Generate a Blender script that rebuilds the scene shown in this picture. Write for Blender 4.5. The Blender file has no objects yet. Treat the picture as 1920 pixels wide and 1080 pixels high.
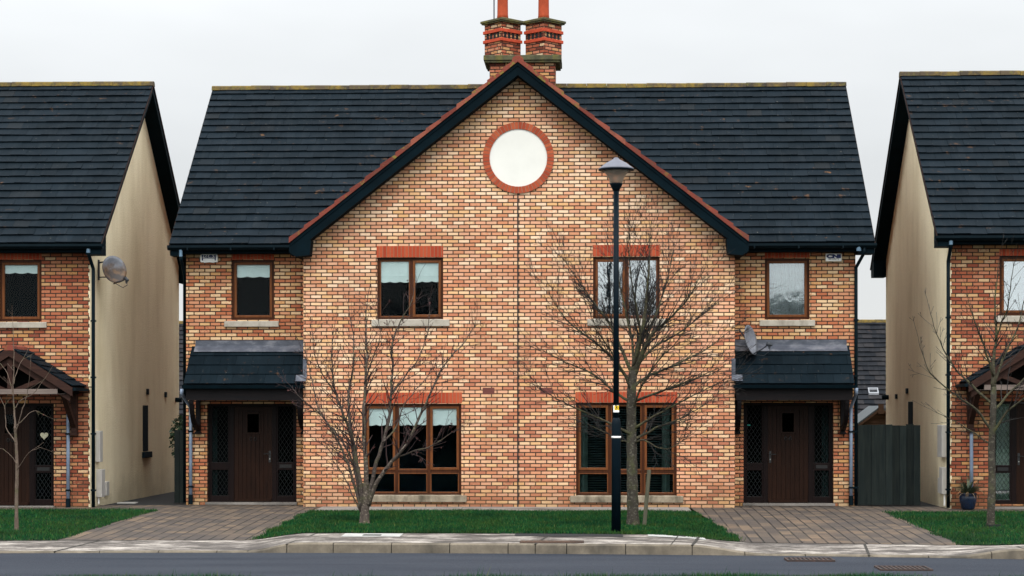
import bpy, math, random
import numpy as np
from mathutils import Vector, Matrix
random.seed(7)
SC = bpy.context.scene
COL = SC.collection
R = math.radians

# ------------------------------------------------------------------ camera
CX, CY, CZ = 1.52, -41.0, 1.93
FPX = 3772.0
YAW = math.atan(152 / FPX)
FW = Vector((-math.sin(YAW), math.cos(YAW), 0)); RT = Vector((math.cos(YAW), math.sin(YAW), 0))
HOR = 770.0
def ray(px, py):
    return FW + RT * ((px - 960) / FPX) + Vector((0, 0, 1)) * ((HOR - py) / FPX)
def P(px, py, y):                       # point on the plane at depth y
    d = ray(px, py); t = (y - CY) / d.y
    return Vector((CX, CY, CZ)) + d * t
def PX(px, py, x):                      # point on the plane at a given x
    d = ray(px, py); t = (x - CX) / d.x
    return Vector((CX, CY, CZ)) + d * t
def box_px(px0, py0, px1, py1, y):      # (x0, x1, z0, z1) of a rectangle standing at depth y
    a = P(px0, py1, y); b = P(px1, py0, y)
    return a.x, b.x, a.z, b.z
cam = bpy.data.cameras.new('camera'); camo = bpy.data.objects.new('camera', cam); COL.objects.link(camo)
camo.location = (CX, CY, CZ); camo.rotation_euler = (R(90), 0, YAW)
cam.sensor_width = 36; cam.lens = FPX * 36 / 1920; cam.shift_y = (HOR - 540) / 1920
cam.clip_end = 2000; cam.clip_start = 0.5
SC.camera = camo

# ------------------------------------------------------------------ mesh helpers
class MB:
    def __init__(s): s.v = []; s.f = []; s.m = []; s.mi = 0
    def add(s, vs, fs):
        o = len(s.v); s.v += [tuple(v) for v in vs]
        s.f += [tuple(i + o for i in f) for f in fs]; s.m += [s.mi] * len(fs)
    def quad(s, a, b, c, d): s.add([a, b, c, d], [(0, 1, 2, 3)])
    def box(s, x0, x1, y0, y1, z0, z1):
        if x0 > x1: x0, x1 = x1, x0
        if y0 > y1: y0, y1 = y1, y0
        if z0 > z1: z0, z1 = z1, z0
        v = [(x, y, z) for z in (z0, z1) for y in (y0, y1) for x in (x0, x1)]
        s.add(v, [(0, 2, 3, 1), (4, 5, 7, 6), (0, 1, 5, 4), (2, 6, 7, 3), (0, 4, 6, 2), (1, 3, 7, 5)])
    def prism(s, poly, axis, a, b):     # poly: list of 2d points, extruded along axis from a to b
        n = len(poly)
        def mk(p, t):
            if axis == 'y': return (p[0], t, p[1])
            if axis == 'x': return (t, p[0], p[1])
            return (p[0], p[1], t)
        v = [mk(p, a) for p in poly] + [mk(p, b) for p in poly]
        f = [tuple(range(n)), tuple(range(2 * n - 1, n - 1, -1))]
        f += [(i, i + n, (i + 1) % n + n, (i + 1) % n) for i in range(n)]
        s.add(v, f)
    def bar(s, a, b, w, h, up=(0, 0, 1)):   # rectangular bar from a to b
        a = Vector(a); b = Vector(b); d = (b - a).normalized(); up = Vector(up)
        sd = d.cross(up)
        if sd.length < 1e-4: sd = d.cross(Vector((0, 1, 0)))
        sd.normalize(); u = sd.cross(d).normalized()
        v = [p + sd * (i * w / 2) + u * (j * h / 2) for p in (a, b) for i, j in ((-1, -1), (1, -1), (1, 1), (-1, 1))]
        s.add(v, [(0, 1, 2, 3), (7, 6, 5, 4), (0, 4, 5, 1), (1, 5, 6, 2), (2, 6, 7, 3), (3, 7, 4, 0)])
    def tube(s, pts, rad, n=8, cap=True):
        pts = [Vector(p) for p in pts]
        if not hasattr(rad, '__len__'): rad = [rad] * len(pts)
        o = len(s.v); k = len(pts); ref = None
        for i, p in enumerate(pts):
            d = (pts[min(i + 1, k - 1)] - pts[max(i - 1, 0)])
            d = d.normalized() if d.length > 1e-9 else Vector((0, 0, 1))
            if ref is None: ref = d.orthogonal().normalized()
            ref = (ref - d * ref.dot(d))
            ref = ref.normalized() if ref.length > 1e-6 else d.orthogonal().normalized()
            b = d.cross(ref)
            for j in range(n):
                t = 2 * math.pi * j / n
                s.v.append(tuple(p + (ref * math.cos(t) + b * math.sin(t)) * rad[i]))
        for i in range(k - 1):
            for j in range(n):
                s.f.append((o + i * n + j, o + i * n + (j + 1) % n, o + (i + 1) * n + (j + 1) % n, o + (i + 1) * n + j)); s.m.append(s.mi)
        if cap:
            s.f.append(tuple(o + j for j in reversed(range(n)))); s.m.append(s.mi)
            s.f.append(tuple(o + (k - 1) * n + j for j in range(n))); s.m.append(s.mi)
    def lathe(s, prof, cx, cy, n=24):    # prof: (r, z)
        s.tubeprof([(cx, cy, z) for r, z in prof], [max(r, 1e-4) for r, z in prof], n)
    def tubeprof(s, cs, rs, n):
        o = len(s.v)
        for (x, y, z), r in zip(cs, rs):
            for j in range(n):
                t = 2 * math.pi * j / n
                s.v.append((x + r * math.cos(t), y + r * math.sin(t), z))
        for i in range(len(cs) - 1):
            for j in range(n):
                s.f.append((o + i * n + j, o + i * n + (j + 1) % n, o + (i + 1) * n + (j + 1) % n, o + (i + 1) * n + j)); s.m.append(s.mi)
        s.f.append(tuple(o + j for j in reversed(range(n)))); s.m.append(s.mi)
        s.f.append(tuple(o + (len(cs) - 1) * n + j for j in range(n))); s.m.append(s.mi)
    def build(s, name, mats, parent=None, label=None, smooth=False, bevel=0, at=None, rotz=0):
        me = bpy.data.meshes.new(name)
        if parent and parent.get('_raw'): at = (0, 0, 0)
        if at is None:
            off = Vector(parent['_o']) if parent else Vector((0, 0, 0))
            vs = [(v[0] - off.x, v[1] - off.y, v[2] - off.z) for v in s.v]
        else: vs = s.v
        me.from_pydata(vs, [], s.f)
        if not isinstance(mats, (list, tuple)): mats = [mats]
        for m in mats: me.materials.append(m)
        if len(mats) > 1: me.polygons.foreach_set('material_index', s.m)
        if smooth: me.polygons.foreach_set('use_smooth', [True] * len(s.f))
        me.update()
        o = bpy.data.objects.new(name, me); COL.objects.link(o)
        if parent:
            o.parent = parent
        if at is not None:
            off = Vector(parent['_o']) if parent and not parent.get('_raw') else Vector((0, 0, 0))
            o.location = Vector(at) - off; o.rotation_euler.z = rotz
            o['_o'] = tuple(at); o['_raw'] = 1
        else:
            o['_o'] = tuple(off)
        if bevel:
            b = o.modifiers.new('bevel', 'BEVEL'); b.width = bevel; b.segments = 2; b.limit_method = 'ANGLE'
        if label: o['label'] = label
        return o
def thing(name, label, cat, loc, group=None):
    o = bpy.data.objects.new(name, None); COL.objects.link(o); o.location = loc; o.empty_display_size = .2
    o['label'] = label; o['category'] = cat
    if group: o['group'] = group
    o['_o'] = tuple(loc)
    return o
def tag(o, label, cat, group=None):
    o['label'] = label; o['category'] = cat
    if group: o['group'] = group
    return o
def kind(o, k): o['kind'] = k; return o
def text_part(body, size, m, parent, name, x, y, z, sx=1, offset=0, shear=0, align='CENTER'):
    cu = bpy.data.curves.new('t', 'FONT'); cu.body = body; cu.size = size; cu.offset = offset; cu.shear = shear
    cu.align_x = align; cu.align_y = 'CENTER'; cu.extrude = .0015
    to = bpy.data.objects.new('t', cu); COL.objects.link(to)
    dg = bpy.context.evaluated_depsgraph_get(); me = bpy.data.meshes.new_from_object(to.evaluated_get(dg))
    bpy.data.objects.remove(to)
    mb = MB()
    mb.add([(x + v.co.x * sx, y - v.co.z, z + v.co.y) for v in me.vertices], [tuple(p.vertices) for p in me.polygons])
    bpy.data.meshes.remove(me)
    return mb.build(name, m, parent)

# ------------------------------------------------------------------ materials
class NB:
    def __init__(s, name):
        s.mat = bpy.data.materials.new(name); s.mat.use_nodes = True
        s.t = s.mat.node_tree; s.n = s.t.nodes; s.l = s.t.links
        s.bsdf = s.n['Principled BSDF']; s.out = s.n['Material Output']
        s.tc = s.n.new('ShaderNodeTexCoord')
    def set(s, node, key, v):
        if isinstance(v, bpy.types.NodeSocket): s.l.new(v, node.inputs[key])
        elif v is not None: node.inputs[key].default_value = v
    def math(s, op, a, b=None, c=None, clamp=False):
        n = s.n.new('ShaderNodeMath'); n.operation = op; n.use_clamp = clamp
        s.set(n, 0, a); s.set(n, 1, b); s.set(n, 2, c); return n.outputs[0]
    def sep(s, v): n = s.n.new('ShaderNodeSeparateXYZ'); s.l.new(v, n.inputs[0]); return n.outputs
    def comb(s, x, y, z=0.0):
        n = s.n.new('ShaderNodeCombineXYZ'); s.set(n, 0, x); s.set(n, 1, y); s.set(n, 2, z); return n.outputs[0]
    def noise(s, scale, detail=3, vec=None, rough=.55, dist=0.0, out='Fac'):
        n = s.n.new('ShaderNodeTexNoise'); n.inputs['Scale'].default_value = scale
        n.inputs['Detail'].default_value = detail; n.inputs['Roughness'].default_value = rough; n.inputs['Distortion'].default_value = dist
        s.l.new(vec if vec is not None else s.tc.outputs['Object'], n.inputs['Vector']); return n.outputs[out]
    def scaled(s, sx, sy, sz, vec=None, loc=(0, 0, 0)):
        n = s.n.new('ShaderNodeMapping'); n.inputs['Scale'].default_value = (sx, sy, sz); n.inputs['Location'].default_value = loc
        s.l.new(vec if vec is not None else s.tc.outputs['Object'], n.inputs[0]); return n.outputs[0]
    def ramp(s, fac, stops, mode='LINEAR'):
        n = s.n.new('ShaderNodeValToRGB'); n.color_ramp.interpolation = mode; e = n.color_ramp.elements
        while len(e) < len(stops): e.new(0.5)
        for el, (p, c) in zip(e, stops):
            el.position = p
            if not hasattr(c, '__len__'): c = (c, c, c)
            el.color = (*c[:3], 1)
        s.l.new(fac, n.inputs[0]); return n.outputs[0]
    def mix(s, fac, a, b, mode='MIX'):
        n = s.n.new('ShaderNodeMix'); n.data_type = 'RGBA'; n.blend_type = mode; n.clamp_result = False
        def st(i, v):
            if isinstance(v, bpy.types.NodeSocket): s.l.new(v, n.inputs[i])
            else: n.inputs[i].default_value = (*v, 1) if hasattr(v, '__len__') and len(v) == 3 else v
        st(0, fac); st(6, a); st(7, b); return n.outputs[2]
    def mr(s, v, a, b, c=0.0, d=1.0):
        n = s.n.new('ShaderNodeMapRange'); s.l.new(v, n.inputs[0])
        for i, q in enumerate((a, b, c, d)): n.inputs[i + 1].default_value = q
        return n.outputs[0]
    def bump(s, h, strength=.5, dist=.01):
        n = s.n.new('ShaderNodeBump'); n.inputs['Strength'].default_value = strength; n.inputs['Distance'].default_value = dist
        s.l.new(h, n.inputs['Height']); s.l.new(n.outputs[0], s.bsdf.inputs['Normal'])
    def fin(s, color=None, rough=.8, metal=0, spec=.3):
        if color is not None:
            if isinstance(color, bpy.types.NodeSocket): s.l.new(color, s.bsdf.inputs['Base Color'])
            else: s.bsdf.inputs['Base Color'].default_value = (*color, 1)
        if isinstance(rough, bpy.types.NodeSocket): s.l.new(rough, s.bsdf.inputs['Roughness'])
        else: s.bsdf.inputs['Roughness'].default_value = rough
        s.bsdf.inputs['Metallic'].default_value = metal; s.bsdf.inputs['Specular IOR Level'].default_value = spec
        return s.mat
    def island(s):
        return s.n.new('ShaderNodeNewGeometry').outputs['Random Per Island']
def plain(name, c, rough=.6, var=.25, scale=6, spec=.3, metal=0, c2=None, bump=0, detail=4):
    b = NB(name); f = b.noise(scale, detail)
    lo = c2 or tuple(x * (1 - var) for x in c); hi = tuple(x * (1 + var * .5) for x in c) if c2 is None else c
    col = b.ramp(f, [(.3, lo), (.7, hi)])
    if bump: b.bump(b.noise(scale * 6, 5), .5, bump)
    return b.fin(col, rough, metal, spec)

def brick_mat(name, stops, mortar, bw=.225, bh=.075, shift=None, seed=0.0, mw=.0104, bond=True, gain=1.0, obj_rand=False):
    b = NB(name)
    pos = b.sep(b.tc.outputs['Object']); nor = b.sep(b.tc.outputs['Normal'])
    isx = b.math('GREATER_THAN', b.math('ABSOLUTE', nor[0]), .7)
    oi = b.n.new('ShaderNodeObjectInfo')
    if obj_rand: seed_off = b.math('FLOOR', b.math('MULTIPLY', oi.outputs['Random'], 90.0))
    u0 = b.math('ADD', b.math('MULTIPLY', pos[0], b.math('SUBTRACT', 1.0, isx)), b.math('MULTIPLY', pos[1], isx))
    wob = b.noise(9, 2)
    u = b.math('ADD', b.math('ADD', u0, 100.0 + seed), b.math('MULTIPLY', b.math('SUBTRACT', wob, .5), .012))
    wob2 = b.noise(7, 2, b.scaled(1, 1, 1, loc=(3.3, 1.1, 5.2)))
    v = b.math('ADD', b.math('ADD', pos[2], 50.0), b.math('MULTIPLY', b.math('SUBTRACT', wob2, .5), .008))
    vr = b.math('DIVIDE', v, bh); row = b.math('FLOOR', vr)
    uc = b.math('DIVIDE', u, bw)
    if bond: uc = b.math('ADD', uc, b.math('MULTIPLY', b.math('MODULO', row, 2.0), .5))
    col = b.math('FLOOR', uc)
    fu = b.math('FRACT', uc); fv = b.math('FRACT', vr)
    du = b.math('MULTIPLY', b.math('MINIMUM', fu, b.math('SUBTRACT', 1.0, fu)), bw)
    dv = b.math('MULTIPLY', b.math('MINIMUM', fv, b.math('SUBTRACT', 1.0, fv)), bh)
    # slightly rounded arrises
    ex = b.math('MAXIMUM', b.math('SUBTRACT', .016, du), 0.0); ez = b.math('MAXIMUM', b.math('SUBTRACT', .016, dv), 0.0)
    dist = b.math('SUBTRACT', .016, b.math('SQRT', b.math('ADD', b.math('MULTIPLY', ex, ex), b.math('MULTIPLY', ez, ez))))
    dist = b.math('ADD', dist, b.math('MULTIPLY', b.math('SUBTRACT', b.noise(60, 2), .5), .007))
    mask = b.mr(dist, mw - .002, mw + .002)
    wn = b.n.new('ShaderNodeTexWhiteNoise'); wn.noise_dimensions = '3D'
    wz = b.math('MULTIPLY', isx, 7.3); wz = b.math('ADD', wz, 1.7 + seed)
    if obj_rand: wz = b.math('ADD', wz, seed_off)
    b.l.new(b.comb(col, row, wz), wn.inputs['Vector'])
    rnd = wn.outputs['Value']; rc = b.sep(wn.outputs['Color'])
    big = b.math('MULTIPLY', b.math('SUBTRACT', b.noise(.55, 2), .5), .22)
    f = b.math('ADD', rnd, big)
    if shift: f = b.math('ADD', f, b.mr(pos[2], shift[0], shift[1], shift[2], shift[3]))
    f = b.math('MAXIMUM', b.math('MINIMUM', f, .999), 0.0)
    base = b.ramp(f, stops)
    # two-tone faces: a second pick of the palette shows through in patches on some bricks
    second = b.ramp(rc[1], stops)
    patch = b.math('MULTIPLY', b.mr(b.noise(26, 3), .52, .6), b.math('GREATER_THAN', rc[2], .62))
    base = b.mix(b.math('MULTIPLY', patch, .7), base, second)
    val = b.math('ADD', b.math('MULTIPLY', rc[0], .26), b.math('MULTIPLY', b.noise(75, 3), .22))
    val = b.math('ADD', val, .79)
    base = b.mix(1.0, base, b.comb(val, val, val), 'MULTIPLY')
    stain = b.mr(b.noise(.9, 5), .35, .75, .86 * gain, 1.06 * gain)
    mort = b.mix(b.noise(4, 3), tuple(x * .75 for x in mortar), tuple(x * 1.2 for x in mortar))
    colr = b.mix(mask, mort, base)
    colr = b.mix(1.0, colr, b.comb(stain, stain, stain), 'MULTIPLY')
    if shift:       # splash and algae stains low on the wall, ragged upper edge
        dm = b.mr(b.math('ADD', pos[2], b.math('MULTIPLY', b.noise(1.7, 5, None, .7), -.9)), -.5, .25, .45, 0)
        colr = b.mix(dm, colr, (.12, .075, .035))
        rn = b.mr(b.noise(2.2, 5, b.scaled(1, 1, .22), .7), .56, .76, 0, .32); colr = b.mix(rn, colr, (.20, .11, .06))
    b.bump(b.math('ADD', mask, b.math('MULTIPLY', b.noise(90, 3), .35)), .7, .008)
    return b.fin(colr, .88, 0, .2)

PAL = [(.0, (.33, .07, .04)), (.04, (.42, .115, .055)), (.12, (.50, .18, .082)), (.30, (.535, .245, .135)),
       (.46, (.55, .30, .195)), (.60, (.56, .355, .225)), (.68, (.51, .32, .115)), (.75, (.57, .40, .20)), (.86, (.60, .475, .29)), (1., (.62, .53, .38))]
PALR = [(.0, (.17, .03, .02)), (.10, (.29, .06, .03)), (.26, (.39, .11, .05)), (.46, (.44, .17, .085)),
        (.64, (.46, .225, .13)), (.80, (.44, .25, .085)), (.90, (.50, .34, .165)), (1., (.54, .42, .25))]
PALS = [(.0, (.13, .024, .017)), (.14, (.22, .042, .024)), (.32, (.32, .08, .038)), (.52, (.37, .13, .065)),
        (.70, (.38, .175, .10)), (.83, (.38, .21, .07)), (.92, (.44, .29, .14)), (1., (.48, .36, .21))]
def squeeze(pal, mid, k, g=1.0): return [(p, tuple((c * (1 - k) + m * k) * g for c, m in zip(col, mid))) for p, col in pal]
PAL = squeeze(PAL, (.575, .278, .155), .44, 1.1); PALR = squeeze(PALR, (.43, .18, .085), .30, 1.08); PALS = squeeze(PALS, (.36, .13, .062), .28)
M = {}
M['brick'] = brick_mat('gable_brick', PAL, (.050, .031, .021), shift=(0.2, 6.5, -.17, .13))
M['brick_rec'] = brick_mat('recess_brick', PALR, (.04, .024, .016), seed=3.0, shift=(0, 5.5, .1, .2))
M['brick_side'] = brick_mat('side_house_brick', PALS, (.036, .022, .015), seed=9.0, shift=(0, 5.5, 0.0, .07))
M['brick_chim'] = brick_mat('chimney_brick', [(.0, (.12, .03, .02)), (.2, (.24, .06, .03)), (.45, (.36, .10, .05)), (.65, (.42, .17, .10)), (.8, (.4, .21, .08)), (1., (.5, .36, .23))], (.03, .02, .015), seed=5.0, obj_rand=True)
def soldier():
    b = NB('soldier_brick')
    x = b.sep(b.tc.outputs['Object'])[0]
    q = b.math('DIVIDE', b.math('ADD', x, 50.0), .0752); fr = b.math('FRACT', q)
    d = b.math('MINIMUM', fr, b.math('SUBTRACT', 1.0, fr))
    wn = b.n.new('ShaderNodeTexWhiteNoise'); wn.noise_dimensions = '1D'; b.l.new(b.math('FLOOR', q), wn.inputs['W'])
    c = b.ramp(wn.outputs['Value'], [(0, (.28, .036, .014)), (.5, (.35, .055, .022)), (1, (.40, .078, .032))])
    c = b.mix(b.mr(b.noise(30, 3), .4, .7, 0, .35), c, (.26, .045, .022))
    mk = b.mr(d, .05, .09)
    b.bump(mk, .4, .005)
    return b.fin(b.mix(mk, (.2, .12, .07), c), .85, 0, .2)
M['soldier'] = soldier()
def ringm():
    b = NB('ring_brick'); r = b.island()
    c = b.ramp(r, [(0, (.26, .045, .02)), (.5, (.34, .065, .027)), (1, (.40, .10, .043))])
    return b.fin(b.mix(b.mr(b.noise(30, 3), .4, .7, 0, .4), c, (.3, .06, .03)), .85, 0, .2)
M['ring'] = ringm()
M['mortar'] = plain('mortar', (.24, .17, .12), .95, .3, 20)
def render_m():
    b = NB('cream_render')
    c = b.mix(b.noise(1.3, 5), (.84, .735, .51), (.90, .81, .585))
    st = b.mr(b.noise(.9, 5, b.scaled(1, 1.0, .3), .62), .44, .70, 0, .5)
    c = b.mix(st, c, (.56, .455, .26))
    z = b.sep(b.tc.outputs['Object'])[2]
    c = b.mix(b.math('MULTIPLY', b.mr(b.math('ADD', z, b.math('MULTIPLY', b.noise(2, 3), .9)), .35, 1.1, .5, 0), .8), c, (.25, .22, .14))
    g = b.mr(b.noise(38, 4, None, .8), .3, .7, .80, 1.12); c = b.mix(1.0, c, b.comb(g, g, g), 'MULTIPLY')
    b.bump(b.noise(45, 5), 1.0, .02)
    return b.fin(c, .95, 0, .1)
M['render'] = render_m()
M['disc'] = plain('white_render', (.66, .655, .61), .9, .04, 3, .15)
def tilem(name, stops, moss=.0, rough=.62):
    b = NB(name); r = b.island()
    c = b.ramp(r, stops)
    c = b.mix(b.mr(b.noise(1.1, 4), .35, .7, 0, .55), c, tuple(x * .55 for x in stops[0][1]))
    streak = b.mr(b.noise(9, 4, b.scaled(1, .16, .16)), .5, .72, 0, .22)
    c = b.mix(streak, c, tuple(x * 1.7 for x in stops[-1][1]))
    spot = b.mr(b.noise(24, 2), .735, .76)
    c = b.mix(b.math('MULTIPLY', spot, .6), c, (.22, .2, .17))
    lich = b.math('MULTIPLY', b.mr(b.noise(5.5, 5), .63, .70), b.mr(b.noise(.7, 2), .5, .68))
    c = b.mix(b.math('MULTIPLY', lich, .75), c, (.14, .07, .03))
    if moss:
        zz = b.sep(b.tc.outputs['Object'])[2]
        c = b.mix(b.math('MULTIPLY', b.mr(b.noise(3.5, 5), .48, .6), b.mr(zz, moss - .5, moss, 0, .8)), c, (.20, .11, .03))
    b.bump(b.noise(60, 4), .4, .006)
    return b.fin(c, .8, 0, .07)
ROOFST = [(0, (.0036, .0080, .0120)), (.4, (.0046, .0096, .0142)), (.75, (.0056, .0109, .0160)), (.95, (.0072, .0128, .0182)), (1, (.011, .014, .0165))]
M['tile'] = tilem('roof_tile', ROOFST)
M['tile_porch'] = tilem('porch_tile', [(0, (.0018, .006, .0095)), (.5, (.003, .008, .012)), (1, (.005, .0105, .015))])
M['tile_grey'] = tilem('weathered_tile', [(0, (.0075, .0095, .0125)), (.5, (.0135, .015, .0185)), (1, (.026, .0245, .0255))])
M['underlay'] = plain('roof_underlay', (.006, .009, .014), .9, .2)
def ridgem():
    b = NB('ridge_lichen'); r = b.island()
    c = b.ramp(r, [(0, (.035, .03, .024)), (1, (.075, .055, .033))])
    c = b.mix(b.mr(b.noise(3.6, 6, None, .7), .44, .62, 0, .9), c, (.17, .115, .022))
    c = b.mix(b.mr(b.noise(11, 4), .55, .66, 0, .7), c, (.10, .09, .025))
    b.bump(b.noise(40, 4), .5, .01)
    return b.fin(c, .9, 0, .2)
M['ridge'] = ridgem()
def vergem():
    b = NB('verge_red'); r = b.island()
    c = b.ramp(r, [(0, (.10, .024, .018)), (.5, (.175, .040, .027)), (1, (.23, .07, .045))])
    c = b.mix(b.mr(b.noise(6, 5), .5, .66, 0, .8), c, (.10, .045, .03))
    c = b.mix(b.math('MULTIPLY', b.mr(b.noise(9, 4, b.scaled(1, 1, 1, loc=(7, 2, 1))), .56, .66), b.mr(b.noise(.6, 2), .45, .62)), c, (.17, .13, .03))
    b.bump(b.noise(35, 4), .6, .012)
    return b.fin(c, .9, 0, .2)
M['verge'] = vergem()
M['verge_dark'] = plain('dark_verge_mortar', (.035, .020, .017), .9, .5, 5, .1)
M['black'] = plain('black_trim', (.0012, .0065, .010), .7, .35, 3, .05)
M['gutter'] = plain('black_plastic', (.0012, .0065, .010), .55, .25, 4, .08)
M['greypipe'] = plain('grey_pipe', (.17, .22, .30), .45, .25, 5, .4)
M['outlet'] = plain('pale_blue_pipe', (.10, .17, .24), .45, .2, 5, .4)
def leadm():
    b = NB('lead_sheet')
    c = b.ramp(b.noise(3, 6, b.scaled(1, 1, 2.2), .65), [(.3, (.024, .03, .043)), (.5, (.052, .06, .08)), (.70, (.14, .145, .165))])
    b.bump(b.noise(5, 5), .35, .02)
    return b.fin(c, .55, .0, .5)
M['lead'] = leadm()
def woodm(name, c1, c2, rough=.5, ax='z', obj=False):
    b = NB(name)
    sc = {'z': (26, 26, 1.6), 'x': (1.6, 26, 26)}[ax]
    c = b.ramp(b.noise(1, 5, b.scaled(*sc), .6, .6), [(.3, c1), (.7, c2)])
    c = b.mix(b.mr(b.noise(2, 3), .4, .7, 0, .35), c, tuple(x * .6 for x in c1))
    ob = b.mr(b.n.new('ShaderNodeObjectInfo').outputs['Random'], 0, 1, .68, 1.32); c = b.mix(1.0, c, b.comb(ob, ob, ob), 'MULTIPLY') if obj else c
    b.bump(b.noise(1, 4, b.scaled(*sc)), .25, .004)
    return b.fin(c, rough, 0, .10)
M['frame'] = woodm('brown_frame', (.035, .012, .006), (.065, .022, .009), .4)
M['sash'] = woodm('chestnut_sash', (.095, .033, .012), (.165, .06, .021), .38)
M['door'] = woodm('dark_door_wood', (.0105, .0046, .0028), (.021, .0082, .0043), .4)
M['doorframe'] = woodm('dark_door_frame', (.0050, .0030, .0032), (.0098, .0048, .0042), .4)
M['porchwood'] = woodm('dark_porch_timber', (.0042, .0042, .0052), (.0085, .0060, .0062), .55, 'x')
M['truss'] = woodm('weathered_truss_timber', (.022, .0105, .0085), (.043, .020, .014), .6, 'x')
M['tiebeam'] = woodm('pale_weathered_beam', (.11, .085, .075), (.19, .15, .13), .75, 'x')
M['gatewood'] = woodm('weathered_gate_boards', (.0065, .0105, .0112), (.0165, .021, .0185), .85, obj=True)
M['stake'] = woodm('grey_stake_wood', (.05, .05, .035), (.10, .095, .065), .85)
M['shed'] = woodm('shed_boards', (.04, .022, .014), (.075, .042, .025), .8, 'x')
def glassm(name, refl, wav=0.0, wscale=3.0, tint=(.9, .95, .95), rough=.015, milk=0.0):
    b = NB(name); n = b.n
    tr = n.new('ShaderNodeBsdfTransparent'); tr.inputs[0].default_value = (*tint, 1)
    gl = n.new('ShaderNodeBsdfGlossy'); gl.inputs['Roughness'].default_value = rough; gl.inputs['Color'].default_value = (.93, .97, 1, 1)
    lw = n.new('ShaderNodeFresnel'); lw.inputs[0].default_value = 1.5
    fac = b.math('ADD', b.math('MULTIPLY', lw.outputs[0], .8), refl)
    bp = n.new('ShaderNodeBump'); bp.inputs['Strength'].default_value = 1; bp.inputs['Distance'].default_value = wav
    b.l.new(b.noise(wscale, 2, None, .5, .8), bp.inputs['Height'])
    if wav: b.l.new(bp.outputs[0], gl.inputs['Normal'])
    mx = n.new('ShaderNodeMixShader'); b.l.new(fac, mx.inputs[0]); b.l.new(tr.outputs[0], mx.inputs[1]); b.l.new(gl.outputs[0], mx.inputs[2])
    res = mx.outputs[0]
    if milk:
        df = n.new('ShaderNodeBsdfDiffuse'); df.inputs[0].default_value = (.62, .52, .43, 1); tl = n.new('ShaderNodeBsdfTranslucent'); tl.inputs[0].default_value = (.62, .52, .43, 1)
        a_ = n.new('ShaderNodeMixShader'); a_.inputs[0].default_value = .5; b.l.new(df.outputs[0], a_.inputs[1]); b.l.new(tl.outputs[0], a_.inputs[2])
        m_ = n.new('ShaderNodeMixShader'); m_.inputs[0].default_value = milk; b.l.new(res, m_.inputs[1]); b.l.new(a_.outputs[0], m_.inputs[2]); res = m_.outputs[0]
    b.l.new(res, b.out.inputs[0]); n.remove(b.bsdf)
    return b.mat
M['glass'] = glassm('window_glass', -.0275, .0006)
M['glass_dark'] = glassm('dim_window_glass', -.028, .0004, tint=(.6, .68, .7))
M['glass_mirror'] = glassm('bright_reflecting_glass', .33, .0006, 3.5)
M['glass_rippled'] = glassm('rippled_glass', .17, .0009, 4.0, rough=.05)
M['dark'] = plain('dark_room', (.002, .009, .014), .95, .1, 1, .1)
M['blind'] = plain('white_blind_cloth', (.84, .85, .82), .9, .08, 5, .1)
M['net'] = plain('pale_net_curtain', (.42, .46, .45), .9, .25, 4, .1)
M['curtain'] = plain('green_grey_curtain', (.065, .10, .088), .9, .3, 8, .1)
M['slat'] = plain('dim_blind_slat', (.009, .019, .02), .7, .2, 5, .2)
M['leading'] = plain('lead_strip', (.004, .0075, .0085), .5, .2)
M['handle'] = plain('dark_handle', (.012, .013, .014), .35, .2, 8, .5)
M['brass'] = plain('keyhole_metal', (.55, .55, .5), .3, .2, 8, .5, 1)
def concm(name, lo, hi, dark, bump=.006, sc=2.5):
    b = NB(name)
    c = b.ramp(b.noise(sc, 6, None, .65), [(.3, lo), (.7, hi)])
    c = b.mix(b.mr(b.noise(sc * .6, 5, b.scaled(1, 1, .5, loc=(4, 3, 2))), .5, .72, 0, .85), c, dark)
    c = b.mix(b.mr(b.noise(90, 2), .55, .75, 0, .4), c, tuple(x * .6 for x in lo))
    b.bump(b.noise(45, 5), .5, bump)
    return b.fin(c, .9, 0, .2)
M['sill'] = concm('stone_sill', (.28, .25, .205), (.42, .385, .325), (.13, .115, .09), sc=5)
M['sillmoss'] = concm('mossy_sill', (.17, .14, .10), (.29, .245, .18), (.035, .032, .022), sc=7)
M['capmoss'] = concm('mossy_cap', (.045, .045, .027), (.10, .095, .05), (.14, .125, .025), sc=7)
M['pot'] = plain('terracotta_pot', (.36, .062, .024), .8, .2, 8, .2, bump=.003)
M['corbel'] = plain('red_band_brick', (.42, .06, .026), .85, .25, 12, .2, bump=.004)
M['hole'] = plain('vent_hole', (.008, .009, .01), .9, .2)
M['white'] = plain('white_plastic', (.86, .85, .82), .4, .06, 6, .4)
M['offwhite'] = plain('aged_white_plastic', (.70, .65, .54), .45, .12, 6, .4)
M['navy'] = plain('navy_print', (.006, .017, .10), .5, .15, 6)
M['greyprint'] = plain('grey_print', (.30, .30, .42), .5, .15, 6)
M['lampblack'] = plain('black_lamp_paint', (.0012, .006, .0105), .5, .3, 3, .08)
M['lampgrey'] = plain('grey_lamp_cap', (.115, .12, .145), .5, .15, 6, .2)
M['lampglass'] = glassm('lamp_bowl_plastic', .0, .001, 4, (.95, .86, .78), milk=.5)
M['yellow'] = plain('yellow_print', (.75, .50, .01), .5, .08)
M['inkblack'] = plain('black_print', (.01, .01, .01), .5, .1)
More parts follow.
